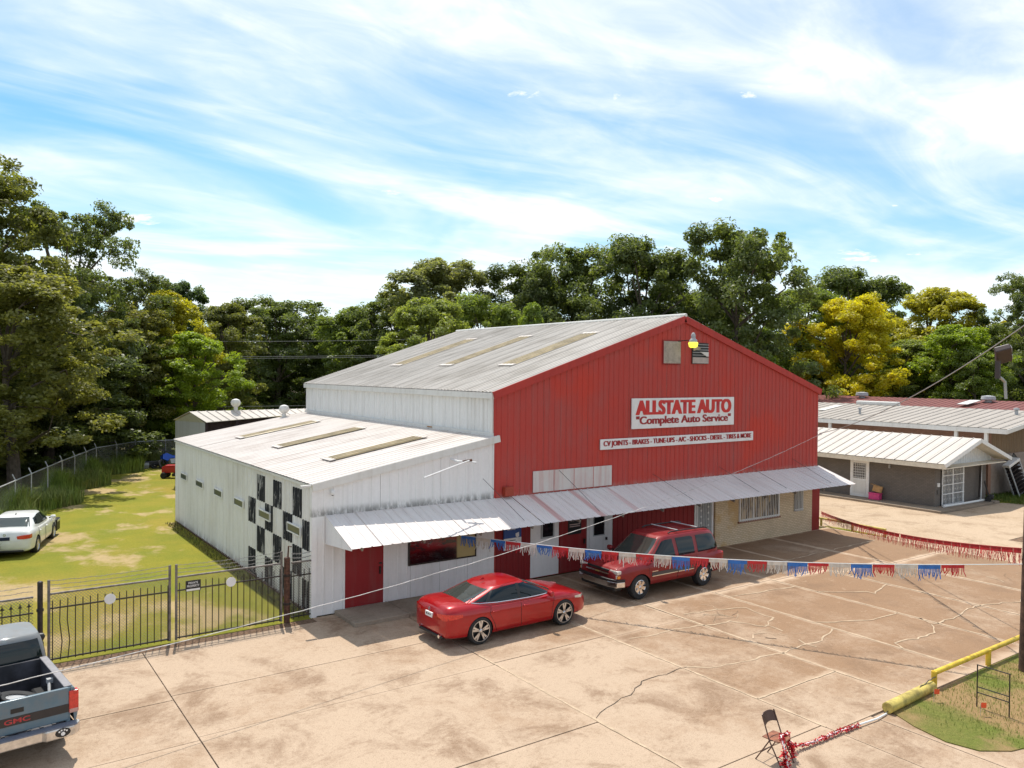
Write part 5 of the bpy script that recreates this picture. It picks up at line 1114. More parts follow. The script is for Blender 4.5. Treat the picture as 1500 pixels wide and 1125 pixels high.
DCAB = flat('dark_cable', (.06, .055, .05), .7, var=.5, scale=2)
cable('service_cable', (PX+.22, PY, 8.6), (24.06, -.12, 4.42), .45, .016, flat('grey_cable', (.34, .33, .32), .7), 'grey service cable from the pole to the gable corner')
cable('slack_rope', (24.04, -.12, 4.36), (-9.2, -6.3, 1.75), .72, .009, ROPE, 'slack pale rope slung across the shop front', 'rope', 90, .008)
isl = empty('insulator', (24.1, -.05, 4.36), 0, 'small white insulator at the right gable corner', 'insulator'); MB().tube([(0, .05, 0), (0, -.12, .04)], .012, 5).obj('pin', GALV, isl); MB().lathe([(.02, -.05), (.045, -.03), (.02, 0), (.045, .03), (.02, .06)], 10, (0, -.12, .04)).obj('porcelain', SIGNW, isl, smooth=True)
for i, (x, z) in enumerate(((5.75, 3.6), (8.9, 3.7), (13.5, 3.25), (17.3, 3.3), (19.1, 3.25), (22.2, 3.35))):
    cable('guy_wire', (x, -.03, z), (x+.55, -1.6, 2.42), .0, .008, DCAB, ['first guy wire of the awning, on the white wall', 'second guy wire of the awning, crossing the blank board', 'third awning guy wire left of the brick section', 'fourth awning guy wire above the security door', 'fifth awning guy wire above the barred window', 'last awning guy wire near the right corner'][i], 'wire', 6)
for i, (za, zb_, y0) in enumerate(((10.4, 10.3, 62), (9.05, 8.75, 62), (8.85, 8.6, 62.5), (4.3, 4.0, 60), (3.2, 3.2, 60))):
    cable('power_line', (-34, y0+20, za+1), (46, y0-22, zb_+1), 1.6, .02, flat('line_grey', (.20, .20, .20), .6) if i == 0 else bpy.data.materials['line_grey'], ['topmost power line crossing in front of the far trees', 'upper of the paired power lines before the far trees', 'lower of the paired power lines before the far trees', 'power line low across the dark left trees', 'lowest power line across the dark left trees'][i], 'power line', 30)

# ------------------------------------------------------------------ fringed bunting
FW = flat('fringe_white', (.60, .54, .47), .6, var=.15); FB = flat('fringe_blue', (.02, .14, .46), .45, var=.2); FR = flat('fringe_red', (.50, .012, .018), .45, var=.2)
for m_ in (FW, FB, FR):
    pb = m_.node_tree.nodes['Principled BSDF']; pb.inputs['Transmission Weight'].default_value = 0; pb.inputs['Subsurface Weight'].default_value = .0
def fringe(par, P0, P1, mat, drop, seed, n=16, thin=.8, gap=0):
    rg = random.Random(seed); m = MB(); d = P1-P0; L = d.length; d.normalize(); nm = Vector((-d.y, d.x, 0)).normalized()
    m.add([P0, P1, P1-Vector((0, 0, drop*.28)), P0-Vector((0, 0, drop*.28))], [(0, 1, 2, 3)])
    for i in range(n):
        s = (i+.5)/n; w = L/n*thin*rg.uniform(.7, 1.15)/2; p = P0.lerp(P1, s)-Vector((0, 0, drop*.2)); dl_ = drop*rg.uniform(.5, .82); sw = rg.uniform(-.07, .07); bl_ = rg.uniform(-.05, .05)
        q1 = p-Vector((0, 0, dl_*.5))+nm*bl_; q2 = p-Vector((0, 0, dl_))+d*sw+nm*(bl_*1.6+rg.uniform(-.03, .03))
        if rg.random() < gap: continue
        m.add([p-d*w, p+d*w, q1+d*w, q1-d*w, q2+d*w*.8, q2-d*w*.8], [(0, 1, 2, 3), (3, 2, 4, 5)])
    m.obj('fringe', mat, par)
def sagline(a, b, sag): a, b = Vector(a), Vector(b); return lambda t: a.lerp(b, t)-Vector((0, 0, 4*sag*t*(1-t)))
bA = empty('fringe_bunting', (4.7, -.1, 1.9), 0, 'red, white and blue fringe bunting strung from shop to pole', 'bunting'); O_ = Vector((4.7, -.1, 1.9))
ln = sagline((0, 0, 0), (PX-.12-4.7, PY+.12+.1, 2.60-1.9), .30)
MB().tube([ln(i/40) for i in range(41)], .012, 5).obj('cord', WHITEP, bA)
seq = ['w', 'b', 'r']; total = (ln(1)-ln(0)).length; t = .012; i = 0; step_ = .52/total
pat = [FW, FB, FR]
order = [FB, FW, FB, FR, FW, FB, FR, FW, FB, FR, FW, FR, FW, FB, FR, FW, FB, FR, FW, FB, FR, FW, FB, FR, FW, FB, FR, FW, FB]
while t < .905 and i < len(order):
    fringe(bA, ln(t), ln(t+step_*.97), order[i], .36+.05*math.sin(i*2.1), i, 15, .75, .05); t += step_; i += 1
bB = empty('fringe_bunting', (25.9, .95, .50), 0, 'solid red fringe bunting between yellow rail and utility pole', 'bunting')
ln2 = sagline((0, 0, 0), (PX-.1-25.9, PY+.15-.95, 2.97-.50), .28); MB().tube([ln2(i/40) for i in range(41)], .012, 5).obj('cord', SIGND, bB)
t = .0; i = 0; total = (ln2(1)-ln2(0)).length
FR2 = flat('fringe_deep_red', (.36, .010, .016), .5, var=.25)
while t < .985:
    st_ = .62/total; fringe(bB, ln2(t), ln2(min(1, t+st_*(.985 if i != 17 else .8))), FR2, .42, 50+i, 20, .9, .04); t += st_; i += 1
# garland lying over the chair
GR = flat('foil_garland_red', (.48, .012, .018), .35, var=.3, scale=12)
def garland(par, pts, dens, seed, mat=GR, r=.065):
    rg = random.Random(seed); m = MB(); P = [Vector(p) for p in pts]
    for a, b in zip(P[:-1], P[1:]):
        n = int((b-a).length*dens)
        for i in range(n):
            p = a.lerp(b, rg.random()); d = Vector((rg.uniform(-1, 1), rg.uniform(-1, 1), rg.uniform(-.7, .8))).normalized()*r*rg.uniform(.4, 1.1); s = d.cross(Vector((rg.uniform(-1, 1), rg.uniform(-1, 1), 1))).normalized()*.013
            q_ = p+d; q_.z = max(q_.z, .012-par.location.z); m.add([p-s, p+s, q_+s, q_-s], [(0, 1, 2, 3)])
    return m.obj('foil_strands', mat, par, kind='stuff')
gd = empty('red_garland', (3.9, -12.85, 0), 0, 'red foil garland on white cord draped over the folding chair', 'garland')
gp = [(3.62, -.02, .03), (3.2, -.06, .04), (2.6, -.02, .05), (1.9, .02, .06), (1.2, .02, .06), (.75, .06, .08), (.42, .05, .2), (.28, -.02, .47), (.02, -.06, .50), (-.12, -.2, .49), (-.2, -.32, .36), (-.25, -.42, .15), (-.35, -.55, .05), (-.9, -.85, .04), (-1.6, -1.3, .04)]
MB().tube(gp, .018, 6).obj('cord', WHITEP, gd, smooth=True)
garland(gd, gp[2:], 260, 3); garland(gd, [(.38, .04, .25), (.3, -.1, .2), (.22, -.2, .1)], 260, 5, r=.09); garland(gd, [(-.2, -.3, .34), (-.22, -.36, .1)], 330, 6, r=.11)
# folding chair
BRW = flat('brown_chair_metal', (.085, .045, .035), .4, .3, var=.15); RST = flat('worn_seat', (.22, .075, .035), .6, var=.4, scale=8)
ch = empty('folding_chair', (3.9, -12.83, 0), rad(-84), 'brown metal folding chair standing on the concrete', 'chair')
for y in (-.21, .21):
    MB().tube([(.24, y, 0), (-.02, y, .44), (-.18, y*.93, .86)], .013, 7).obj('front_leg', BRW, ch, smooth=True)
    MB().tube([(-.30, y*.95, 0), (-.02, y*.95, .44), (.04, y*.95, .46)], .012, 7).obj('rear_leg', BRW, ch, smooth=True)
MB().tube([(.13, -.21, .17), (.13, .21, .17)], .009, 6).obj('stretcher', BRW, ch); MB().tube([(-.20, -.2, .16), (-.20, .2, .16)], .009, 6).obj('stretcher', BRW, ch)
m = MB().prism([(-.18, -.19), (.12, -.195), (.2, -.14), (.22, 0), (.2, .14), (.12, .195), (-.18, .19)], .022, 'z', .445); m.obj('seat', RST, ch, bevel=.008)
vs = []; N = 13
for i in range(N):
    a = -1+2*i/(N-1); y = a*.205; bow = -.035*(1-a*a); zt = .865-.045*abs(a)**4; zb_ = .66+.035*(1-a*a)
    for z in (zt, zb_): xx = -.02-.16*(z-.44)/.42; vs += [(xx+bow, y, z), (xx+bow-.012, y, z)]
MB().add(vs, [f for i in range(N-1) for f in ((4*i, 4*i+2, 4*i+6, 4*i+4), (4*i+1, 4*i+5, 4*i+7, 4*i+3), (4*i, 4*i+4, 4*i+5, 4*i+1), (4*i+2, 4*i+3, 4*i+7, 4*i+6))]+[(0, 1, 3, 2), (4*N-4, 4*N-2, 4*N-1, 4*N-3)]).obj('backrest', BRW, ch, smooth=True)
# yellow pipe barriers
lg = empty('yellow_log', (7.6, -12.84, 0), rad(2.5), 'fat yellow pipe lying on the ground by the verge', 'pipe')
MB().lathe([(.10, 0), (.118, .01), (.118, 1.98), (.10, 2.0)], 18, (0, 0, .118), 'x').obj('pipe', YELLOW_D, lg, smooth=True); MB().lathe([(.095, -.004), (.095, .002)], 18, (0, 0, .118), 'x').obj('end_plate', YELLOW_D, lg)
cable('black_cord', (3.9+3.6, -12.87, .03), (9.75, -12.74, .30), -.03, .010, DCAB, 'thin dark cord lying along the fat yellow pipe', 'cord', 20, .02)
yr = empty('yellow_barrier', (9.76, -12.7, 0), 0, 'yellow pipe guard rail running to the utility pole', 'barrier')
MB().tube([(0, 0, .36), (8, .03, .38)], .058, 12).obj('rail', YELLOW, yr, smooth=True)
for x in (.03, 2.62, 5.3, 7.9): o = MB().tube([(x, 0, -.05), (x, 0, .40)], .062, 12).obj('post', YELLOW, yr, smooth=True)
yr = empty('yellow_barrier', (25.1, .5, 0), 0, 'low yellow guard rail at the right end of the shop', 'barrier')
MB().tube([(0, 0, .34), (-.05, -3.3, .34)], .05, 10).obj('rail', YELLOW_D, yr, smooth=True)
for y in (-.1, -1.7, -3.25): MB().tube([(-.02, y, -.05), (-.02, y, .36)], .055, 10).obj('post', YELLOW_D, yr, smooth=True)
# black wire sign frame and orange flags
sf = empty('sign_frame', (9.52, -14.07, .03), 0, 'empty black metal yard sign frame on the verge', 'sign frame')
for y in (-.32, .32): MB().tube([(0, y, -.05), (0, y, .90)], .014, 6).obj('stake', BLACK, sf)
for z in (.89, .42, .30): MB().tube([(0, -.32, z), (0, .32, z)], .011, 6).obj('crossbar', BLACK, sf)
ORG = flat('marker_orange', (.85, .10, .03), .6)
for loc, lb in (((9.0, -13.1, .03), 'orange marker flag nearer the fat yellow pipe'), ((9.1, -14.02, .03), 'orange marker flag in front of the sign frame')):
    f_ = empty('marker_flag', loc, rad(-25), lb, 'flag', 'orange marker flags in the verge'); MB().tube([(0, 0, -.05), (0, 0, .26)], .004, 5).obj('wire', GALV, f_)
    vs = [];
    for i in range(6): vs += [(.028*i, .012*math.sin(i*1.3), .26), (.028*i, .012*math.sin(i*1.3+.4), .15)]
    MB().add(vs, [(2*i, 2*i+1, 2*i+3, 2*i+2) for i in range(5)]).obj('flag', ORG, f_)
# scrap at the back of the lawn
def motorbike(loc, rz, lean_, label, fm, s=1):
    t = empty('motorcycle', loc, rz, label, 'motorcycle'); R = Euler((lean_, 0, 0)).to_matrix()
    def put(m, n, mt): m.v = [tuple(R @ (Vector(p)*s)) for p in m.v]; return m.obj(n, mt, t, smooth=True)
    for x in (-.68, .70): put(MB().lathe([(.2, -.06), (.30, -.06), (.33, 0), (.30, .06), (.2, .06)], 20, (x, 0, .33), 'y', caps=False), 'wheel', RUBBER)
    put(MB().tube([(-.68, .0, .33), (-.2, 0, .5), (.3, 0, .75), (.55, 0, .85), (.70, 0, .33)], .045, 7), 'frame', STEEL_D)
    put(MB().box(-.25, .25, -.16, .16, .28, .58), 'engine', GALV)
    put(MB().prism([(-.85, .82), (-.3, .72), (.0, .78), (.35, .98), (.62, .92), (.72, .62), (.45, .45), (.2, .62), (-.3, .60), (-.75, .74)], .34, 'y', -.17), 'fairing', fm)
    put(MB().tube([(.5, -.34, 1.02), (.52, 0, .98), (.5, .34, 1.02)], .018, 6), 'handlebar', STEEL_D); put(MB().box(-.7, -.05, -.13, .13, .78, .86), 'seat', BLACK); return t
motorbike((4.55, 38.6, 0), rad(200), rad(28), 'blue motorcycle leaning at the back of the lawn', paint('bike_blue_paint', (.02, .07, .40), .3, .1, .7), 1.15)
motorbike((2.6, 38.9, -.05), rad(170), rad(66), 'dark grey motorcycle fallen over in the back weeds', flat('dark_grey_fairing', (.10, .10, .11), .5), 1.15)
mw = empty('riding_mower', (3.45, 33.1, 0), rad(150), 'red riding mower peeking out behind the white wall corner', 'mower')
MRED = paint('mower_red_paint', (.50, .02, .02), .4, 0, .5)
MB().prism([(-.1, .35), (.85, .35), (.85, .7), (.6, .85), (-.1, .85)], .56, 'y', -.28).obj('hood', MRED, mw, bevel=.04); MB().box(-.55, .15, -.48, .48, .14, .34).obj('deck', BLACK, mw, bevel=.05); MB().prism([(-.9, .4), (-.1, .4), (-.15, .6), (-.85, .72)], .7, 'y', -.35).obj('rear_fender', MRED, mw, bevel=.04)
MB().box(-.62, -.25, -.22, .22, .70, 1.15).obj('seat', SIGNW, mw, bevel=.08)
for x, r in ((-.62, .26), (.68, .2)):
    for y in (-.4, .4): MB().lathe([(.08, -.1), (r*.9, -.1), (r, -.04), (r, .04), (r*.9, .1), (.08, .1)], 16, (x, y, r), 'y').obj('wheel', RUBBER, mw, smooth=True)
# ------------------------------------------------------------------ trees
def leaf_mat():
    k = NM('foliage'); t = k.t; inf = k.n('ShaderNodeObjectInfo'); geo = k.n('ShaderNodeNewGeometry'); p = k.pos('Object')
    c = inf.outputs['Color']
    c = k.mix(k.ramp(k.noise(p, .55, 3), .35, .68, 0, .55), c, k.mix(1.0, c, (1.55, 1.45, .95), 'MULTIPLY'))
    c = k.mix(k.math('MULTIPLY', geo.outputs['Random Per Island'], .5), c, k.mix(1.0, c, (.5, .55, .6), 'MULTIPLY'))
    d = k.n('ShaderNodeBsdfDiffuse'); k.l(c, d.inputs[0]); tr = k.n('ShaderNodeBsdfTranslucent'); k.l(k.mix(1.0, c, (1.7, 1.7, .8), 'MULTIPLY'), tr.inputs[0])
    gl = k.n('ShaderNodeBsdfGlossy'); gl.inputs[0].default_value = (.6, .6, .6, 1); gl.inputs[1].default_value = .45
    m1 = k.n('ShaderNodeMixShader'); m1.inputs[0].default_value = .5; k.l(d.outputs[0], m1.inputs[1]); k.l(tr.outputs[0], m1.inputs[2])
    m2 = k.n('ShaderNodeMixShader'); m2.inputs[0].default_value = .045; k.l(m1.outputs[0], m2.inputs[1]); k.l(gl.outputs[0], m2.inputs[2])
    k.l(m2.outputs[0], k.out.inputs[0]); return k.m
LEAF = leaf_mat(); BARK = flat('grey_brown_bark', (.11, .085, .065), .9, var=.35, scale=5, bump=.4)
def leaves(C, N, sz, rs, up=1.0, asp=.55):
    """rhombic leaf faces: C centres, N preferred normals"""
    n = len(C); nr = N+rs.normal(0, .75, (n, 3)); nr[:, 2] += up; nr /= np.linalg.norm(nr, axis=1, keepdims=True)+1e-9
    a = rs.normal(0, 1, (n, 3)); t = np.cross(nr, a); t /= np.linalg.norm(t, axis=1, keepdims=True)+1e-9; b = np.cross(nr, t)
    s = sz*rs.uniform(.6, 1.35, (n, 1)); V = np.empty((n, 4, 3)); bend = nr*s*.12
    V[:, 0] = C-t*s*.5-bend; V[:, 1] = C+b*s*asp*.5; V[:, 2] = C+t*s*.5-bend; V[:, 3] = C-b*s*asp*.5
    return V.reshape(-1, 3), np.arange(4*n).reshape(-1, 4)
def make_tree(kind, seed):
    rs = np.random.RandomState(seed); H = 10.0
    P = dict(broad=dict(w=8.4, z0=.10, lobes=17, nc=357, lp=156, r=0.624, sz=0.184, el=.20), oval=dict(w=6.2, z0=.16, lobes=16, nc=323, lp=156, r=0.544, sz=0.170, el=.17),
             round=dict(w=8.6, z0=.12, lobes=22, nc=425, lp=167, r=0.576, sz=0.184, el=.15), ragged=dict(w=7.6, z0=.10, lobes=20, nc=323, lp=145, r=0.480, sz=0.143, el=.16),
             bush=dict(w=8.5, z0=.02, lobes=15, nc=289, lp=145, r=0.680, sz=0.190, el=.20), conic=dict(w=4.6, z0=.05, lobes=14, nc=238, lp=145, r=0.440, sz=0.170, el=.15), pine=dict(w=5.6, z0=.62, lobes=9, nc=153, lp=189, r=0.496, sz=0.177, el=.14))[kind]
    W2 = P['w']/2; lob = []
    for i in range(P['lobes']):
        u = (i+.5)/P['lobes']; z = P['z0']+(1-P['z0'])*u; zz = (z-P['z0'])/(1-P['z0'])
        if kind == 'conic': env = 1-zz*.92
        elif kind == 'oval': env = math.sin(math.pi*(.12+.80*zz))**.7
        elif kind == 'bush': env = math.sqrt(max(.02, 1-zz**2))
        elif kind == 'pine': env = .75+.3*math.sin(zz*3)
        else: env = math.sin(math.pi*(.16+.72*zz))**.6
        a = i*2.4+rs.uniform(-.5, .5); rr = W2*env*(rs.uniform(.35, .80) if kind != 'ragged' else rs.uniform(.3, 1.0))
        R = H*P['el']*rs.uniform(.62, 1.1)*(1.0 if zz < .8 else .75)
        c = np.array([rr*math.cos(a), rr*math.sin(a), min(z*H, H-R*.75)]); lob.append((c, np.array([R*1.15, R*1.15, R*(.72 if kind != 'pine' else .45)])))
    lob.append((np.array([rs.uniform(-.5, .5), rs.uniform(-.5, .5), H*(.93 if kind != 'pine' else .95)-.5]), np.array([1.0, 1.0, .6])))
    CC = []; NN = []
    while len(CC) < P['nc']:
        c, R = lob[rs.randint(len(lob))]; d = rs.normal(0, 1, 3); d /= np.linalg.norm(d)
        if d[2] < -.55 and rs.rand() < .7: continue
        p = c+d*R*rs.uniform(.62, 1.08)
        if any((((p-c2)/R2)**2).sum() < .30 for c2, R2 in lob): continue
        if p[2] < .25 or p[2] > H: continue
        CC.append(p); NN.append(d)
    CC = np.array(CC); NN = np.array(NN)
    n = P['nc']*P['lp']; idx = rs.randint(0, P['nc'], n); off = rs.normal(0, 1, (n, 3)); off /= np.linalg.norm(off, axis=1, keepdims=True); off *= (rs.rand(n, 1)**.45)*P['r']*rs.uniform(.5, 1.15, (P['nc'], 1))[idx]
    off[:, 2] *= .62; C = CC[idx]+off; C[:, 2] = np.maximum(C[:, 2], .1)
    V, Fq = leaves(C, NN[idx]*.5+off*.6, P['sz'], rs)
    crown = mesh_np('crown_'+kind, V, Fq); crown.materials.append(LEAF)
    m = MB(); lean_ = rs.uniform(-.25, .25, 2); tz = H*(.55 if kind not in ('pine', 'conic') else .93)
    tp = [(0, 0, -.3), (lean_[0]*.3, lean_[1]*.3, tz*.35), (lean_[0], lean_[1], tz*.7), (lean_[0]*1.2, lean_[1]*1.2, tz)]
    m.tube(tp, .26, 8, .09)
    for c, R in lob:
        z0 = max(.18*H, min(tz, c[2]-rs.uniform(.8, 2.2))); f = z0/tz; b = Vector((lean_[0]*f, lean_[1]*f, z0)); e = Vector(c); mid = b.lerp(e, .5)+Vector((rs.uniform(-.25, .25), rs.uniform(-.25, .25), .15))
        m.tube([b, mid, e], .085, 5, .03)
        for j in range(4):
            k2 = rs.randint(len(CC)); 
            if np.linalg.norm(CC[k2]-c) < 2.4: m.tube([e, e.lerp(Vector(CC[k2]), .6)+Vector((0, 0, .08)), Vector(CC[k2])], .03, 4, .01)
    trunk = m.me('trunk_'+kind); trunk.materials.append(BARK)
    return trunk, crown, P['w']
PROTO = {}
for kd in ('broad', 'oval', 'round', 'ragged', 'bush', 'conic', 'pine'):
    PROTO[kd] = [make_tree(kd, sum(map(ord, kd))+11*j) for j in range(2 if kd in ('broad', 'oval', 'ragged') else 1)]
PAL = {'dark': (0.115, 0.146, 0.049), 'dark2': (0.135, 0.169, 0.057), 'olive': (0.163, 0.177, 0.053), 'olivel': (0.196, 0.201, 0.063), 'mid': (0.172, 0.224, 0.052), 'mid2': (0.218, 0.259, 0.069), 'bright': (0.24, 0.32, 0.035), 'bright2': (0.2, 0.27, 0.05), 'grey': (0.218, 0.236, 0.115), 'yellow': (0.36, 0.34, 0.03), 'yellow2': (0.36, 0.33, 0.035), 'gold': (0.49, 0.44, 0.025), 'orange': (0.33, 0.31, 0.04), 'pine': (0.102, 0.150, 0.060), 'brown': (0.22, 0.155, 0.085)}
def tree(x, y, h, w, kind, colr, label, name='tree', cat='tree', group=None, z=0, i=[0]):
    i[0] += 1; tk, cr, pw = PROTO[kind][i[0] % len(PROTO[kind])]; rs = random.Random(i[0]*7)
    t = empty(name, (x, y, z), rs.uniform(0, 6.28), label, cat, group); t.scale = (w/pw*1.05, w/pw*1.05, h/10*1.02)
    link('trunk', tk, BARK, t); c = link('crown', cr, LEAF, t); v = rs.uniform(.9, 1.1); c.color = (*[a*v for a in PAL[colr]], 1)
    return t
TREES = [
    (-7.6, 38.1, 19.9, 14.0, 'ragged', 'olive', 'tall ragged oak at the left edge of the picture'),
    (-1.9, 43.8, 19.0, 10.3, 'ragged', 'dark', 'tall oak with a spreading bare-tipped branch on the left'),
    (-5.6, 31.0, 12.4, 9.4, 'oval', 'olivel', 'olive tree in front at the far left, over the fence'),
    (1.9, 49.3, 15.0, 10.3, 'ragged', 'dark', 'dark oak right of the spreading oak on the left'),
    (-3.0, 41.9, 9.9, 13.2, 'broad', 'dark', 'dark dense tree filling the gap low on the left'),
    (13.0, 75.8, 17.1, 7.1, 'pine', 'pine', 'pine with a flat tuft crown on the left skyline'),
    (3.3, 47.1, 11.7, 7.9, 'oval', 'olivel', 'olive-yellow tree left of the pine'),
    (6.5, 50.6, 13.4, 7.4, 'oval', 'yellow', 'yellow-topped tree beneath the pine'),
    (13.7, 61.2, 13.5, 8.4, 'oval', 'olive', 'olive tree right of the yellow trees'),
    (7.2, 44.2, 9.8, 6.9, 'oval', 'bright', 'bright green tree behind the lawn corner'),
    (5.2, 45.7, 3.9, 3.8, 'bush', 'bright2', 'bright green shrub at the lawn fence corner'),
    (24.7, 76.7, 15.8, 15.5, 'broad', 'dark', 'dark rounded tree above the far brick house'),
    (22.7, 85.7, 13.5, 14.0, 'broad', 'dark2', 'dark tree left of the far rounded tree'),
    (32.0, 80.4, 13.9, 14.1, 'broad', 'dark2', 'dark tree behind the back left eave of the shop'),
    (31.2, 65.5, 14.2, 10.8, 'oval', 'mid', 'mid green tree in the dip left of the grey-green tree'),
    (32.6, 60.4, 15.9, 12.0, 'broad', 'dark2', 'dark tree left of the grey-green tree'),
    (36.0, 54.0, 18.9, 13.7, 'oval', 'grey', 'tall grey-green tree above the shop roof'),
    (23.7, 35.7, 12.9, 8.2, 'oval', 'mid2', 'lighter green tree before the grey-green tree'),
    (30.0, 36.6, 13.4, 9.2, 'broad', 'mid', 'mid green tree above the middle of the shop ridge'),
    (42.1, 47.7, 18.3, 13.4, 'broad', 'dark', 'dark oak left of the tallest centre trees'),
    (29.6, 29.5, 12.3, 3.3, 'conic', 'bright2', 'small bright conical tree behind the ridge'),
    (47.9, 45.6, 20.6, 14.7, 'broad', 'dark2', 'broad dark oak behind the shop ridge'),
    (50.4, 38.1, 20.3, 14.9, 'broad', 'dark', 'broad dark oak above the shop peak'),
    (53.3, 29.0, 21.2, 14.8, 'broad', 'dark2', 'tallest dark oak right of the shop peak'),
    (59.4, 40.2, 16.9, 14.0, 'broad', 'dark', 'dark oak filling in behind the shop peak'),
    (71.8, 34.3, 16.8, 11.5, 'oval', 'mid', 'round green tree left behind the big yellow tree'),
    (92.0, 40.0, 20.8, 18.2, 'broad', 'dark', 'dark oak skyline behind the big yellow tree'),
    (71.1, 28.1, 15.2, 12.7, 'round', 'gold', 'big golden yellow tree right of the shop'),
    (85.8, 26.6, 16.9, 12.7, 'oval', 'orange', 'orange-tinged tree right of the big yellow tree'),
    (77.6, 24.9, 10.9, 8.2, 'oval', 'mid2', 'green tree between the golden and orange trees'),
    (77.0, 19.5, 12.1, 8.7, 'oval', 'bright', 'bright lime green tree on the right'),
    (75.0, 16.8, 9.6, 7.5, 'bush', 'mid', 'low leafy green tree behind the red roofed hall'),
    (84.2, 15.8, 18.0, 10.3, 'ragged', 'dark', 'tall sparse oak at the right edge of the picture'),
    (86.9, 19.5, 12.5, 10.6, 'broad', 'mid2', 'green tree left of the sparse right edge oak'),
]
for a in TREES: tree(*a)
# undergrowth along the wood's edge, low shrubs by the far lawn
rg = random.Random(3)
for i, (x, y, h, w, c) in enumerate([(-13, 24, 3.2, 5, 'dark'), (-11.5, 30, 4.2, 6, 'dark2'), (-9.2, 35, 4.5, 6, 'dark'), (-6.5, 40, 5, 7, 'dark2'), (-3.2, 44, 5.2, 7, 'dark'), (.5, 47, 5.0, 7, 'dark2'), (5, 47.5, 4.5, 6, 'mid'), (-16, 33, 5, 7, 'dark'), (-12, 42, 7, 8, 'dark'), (-7, 49, 7.5, 9, 'dark2'), (-1, 53, 7, 9, 'dark'), (-10.2, 26.5, 1.6, 4.5, 'brown'), (-8.6, 31.5, 1.4, 4, 'brown')]):
    tree(x, y, h, w, 'bush', c, 'shadowy undergrowth bush behind the chain link fence' if c != 'brown' else 'brown dry brush behind the chain link fence', 'bush', 'bush', 'undergrowth bushes behind the fence' if c != 'brown' else 'dry brush behind the fence')
tree(22, 76, 5.2, 3.6, 'conic', 'mid', 'small pointed shrub before the bright far lawn', 'shrub', 'shrub')
tree(17.5, 66, 3.4, 5.0, 'bush', 'bright2', 'pale green shrub behind the open shed roof', 'shrub', 'shrub')
tree(36, 90, 4.0, 5.5, 'bush', 'mid', 'leafy shrub beside the camper trailer', 'shrub', 'shrub')
pl_ = empty('bare_pole', (27, 83, 0), 0, 'pale bare pole standing before the dark far tree', 'pole'); MB().tube([(0, 0, 0), (.1, 0, 7), (.0, 0, 11)], .2, 8, .11).obj('shaft', flat('pale_wood', (.34, .30, .26), .8), pl_); MB().box(-.8, .8, -.05, .05, 10.3, 10.42).obj('crossarm', BARK, pl_)
# second row of trees closing the skyline gaps
for i in range(16):
    az = rad(-2+i*4.9); d_ = 128+rg.uniform(-8, 14); x = -8.5+d_*math.sin(az); y = -21.9+d_*math.cos(az)
    tree(x, y, 12.5+rg.uniform(-1.5, 1.5), 13+rg.uniform(-2, 3), 'broad', rg.choice(['dark', 'dark2', 'mid']), 'dark tree in the far row that closes the skyline', 'tree', 'tree', 'far row of trees')
# far wood as one mass
rs = np.random.RandomState(21); n = 60000; az = rs.uniform(rad(-70), rad(125), n); d_ = rs.uniform(150, 190, n); hgt = 8+3*np.sin(az*23)+2*np.sin(az*61+1)
C = np.stack([-8.5+d_*np.sin(az), -21.9+d_*np.cos(az), rs.rand(n)**.7*hgt], 1); V, Fq = leaves(C, rs.normal(0, .3, (n, 3)), 1.5, rs)
me = mesh_np('far_wood', V, Fq); me.materials.append(LEAF); fwd = link('far_wood', me, LEAF); fwd.color = (.12, .15, .055, 1); tag(fwd, 'dark mass of woodland along the horizon', 'woodland', kind='stuff')
# ------------------------------------------------------------------ grass
kg = NM('grass_blades'); kg.set(.8, 0, .2); gi = kg.n('ShaderNodeNewGeometry'); gp_ = kg.pos('World')
def blades(name, P, h, w, ca, cb, cc, label, seed, droop=.5):
    rs = np.random.RandomState(seed); n = len(P); a = rs.uniform(0, 6.28, n); d = np.stack([np.cos(a), np.sin(a), 0*a], 1); s = np.stack([-np.sin(a), np.cos(a), 0*a], 1)
    hh = (np.asarray(h)*rs.uniform(.45, 1.15, n))[:, None]; ww = (w*rs.uniform(.6, 1.2, n))[:, None]; up_v = np.array([[0, 0, 1.]]); ln_ = rs.uniform(.1, droop, n)[:, None]
    V = np.empty((n, 5, 3)); V[:, 0] = P-s*ww/2; V[:, 1] = P+s*ww/2; mid = P+up_v*hh*.6+d*hh*ln_*.3; V[:, 2] = mid+s*ww*.4; V[:, 3] = mid-s*ww*.4; V[:, 4] = P+up_v*hh*(1-ln_*.25)+d*hh*ln_
    base = np.arange(n)[:, None]*5; tri = np.concatenate([base+np.array([[0, 1, 2]]), base+np.array([[0, 2, 3]]), base+np.array([[3, 2, 4]])])
    me = mesh_np(name, V.reshape(-1, 3), tri); k = NM(name+'_green'); k.set(.75, 0, .2); g = k.n('ShaderNodeNewGeometry')
    c = k.mix(g.outputs['Random Per Island'], ca, cb); c = k.mix(k.ramp(k.noise(k.pos('World'), .35, 4, .6), .45, .65), c, cc); k.col(c)
    k.b.inputs['Transmission Weight'].default_value = 0; me.materials.append(k.m); o = link(name, me); return tag(o, label, 'grass', kind='stuff')
rs = np.random.RandomState(5)
path_ = np.array([(-9.6, 11), (-8.3, 15), (-6.9, 19.5), (-5.27, 24.35), (-3.38, 29.94), (-.67, 37.27), (2.35, 40.9), (6.5, 41.3), (12, 41.6)]); seg = np.diff(path_, axis=0); L_ = np.hypot(*seg.T); cum = np.r_[0, np.cumsum(L_)]
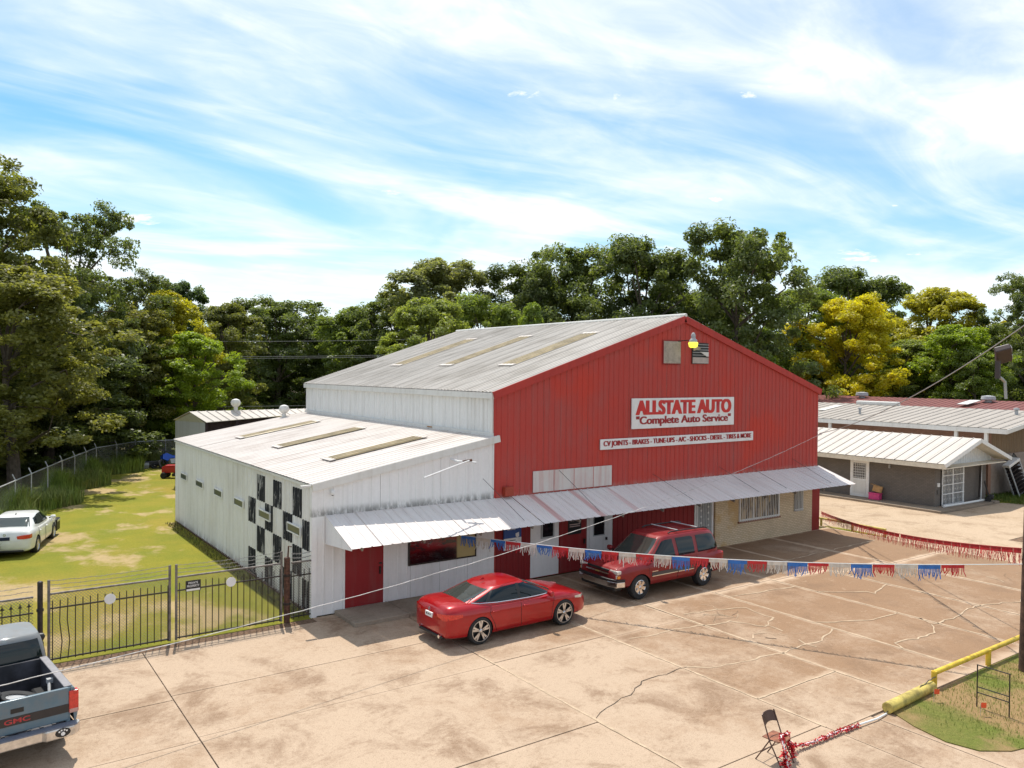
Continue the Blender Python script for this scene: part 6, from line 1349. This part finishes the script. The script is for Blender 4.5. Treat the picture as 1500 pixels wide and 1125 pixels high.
n = 26000; s_ = rs.uniform(0, cum[-1], n); k_ = np.clip(np.searchsorted(cum, s_)-1, 0, len(seg)-1); f_ = ((s_-cum[k_])/L_[k_])[:, None]; B = path_[k_]+seg[k_]*f_; nrm_ = np.stack([seg[k_][:, 1], -seg[k_][:, 0]], 1)/L_[k_][:, None]
B = B+nrm_*(rs.rand(n, 1)**1.3*2.3*(.65+.35*np.sin(s_*.9))[:, None]-.35); P_ = np.c_[B, np.zeros(n)]
blades('tall_weeds', P_, .75+.7*np.abs(np.sin(s_*.41)*.7+np.sin(s_*1.37+1)*.5), .042, (.13, .19, .035), (.26, .27, .085), (.17, .24, .04), 'tall green weeds growing along the chain link fence', 9)
def in_lawn(n, x0, x1, y0, y1):
    P = np.c_[rs.uniform(x0, x1, n), rs.uniform(y0, y1, n), np.zeros(n)]
    y = P[:, 1]; fx = np.interp(y, path_[:, 1][:6], path_[:, 0][:6]); ok = (P[:, 0] > np.where(y > 11, fx, -20)) & ((P[:, 0] < -.06) | (y > 17.8)); return P[ok]
Pv = np.c_[rs.uniform(7.5, 15, 9000), rs.uniform(-15.3, -12.9, 9000), np.full(9000, .015)]
Pv = Pv[(np.hypot(Pv[:, 0]-11.2, (Pv[:, 1]+14.3)*1.5) < 2.4+rs.rand(len(Pv))) | (rs.rand(len(Pv)) < .16)]; Pv = Pv[(Pv[:, 0] > 7.9)]
blades('verge_grass', Pv[::2], .085, .012, (.21, .27, .05), (.27, .28, .07), (.34, .27, .10), 'patchy green and dry grass on the verge', 14)
Pw = np.c_[rs.uniform(40, 50, 5000), rs.uniform(-2.6, .4, 5000), np.zeros(5000)]; blades('wall_weeds', Pw, .22, .03, (.08, .13, .02), (.12, .15, .03), (.10, .14, .02), 'green weeds along the foot of the warehouse', 15)
Pl = np.c_[rs.uniform(-.55, -.05, 5000), rs.uniform(.3, 17, 5000), np.zeros(5000)]; blades('edge_weeds', Pl[:1800], .12, .02, (.09, .12, .02), (.16, .14, .05), (.14, .10, .05), 'ragged weeds at the foot of the white side wall', 16)
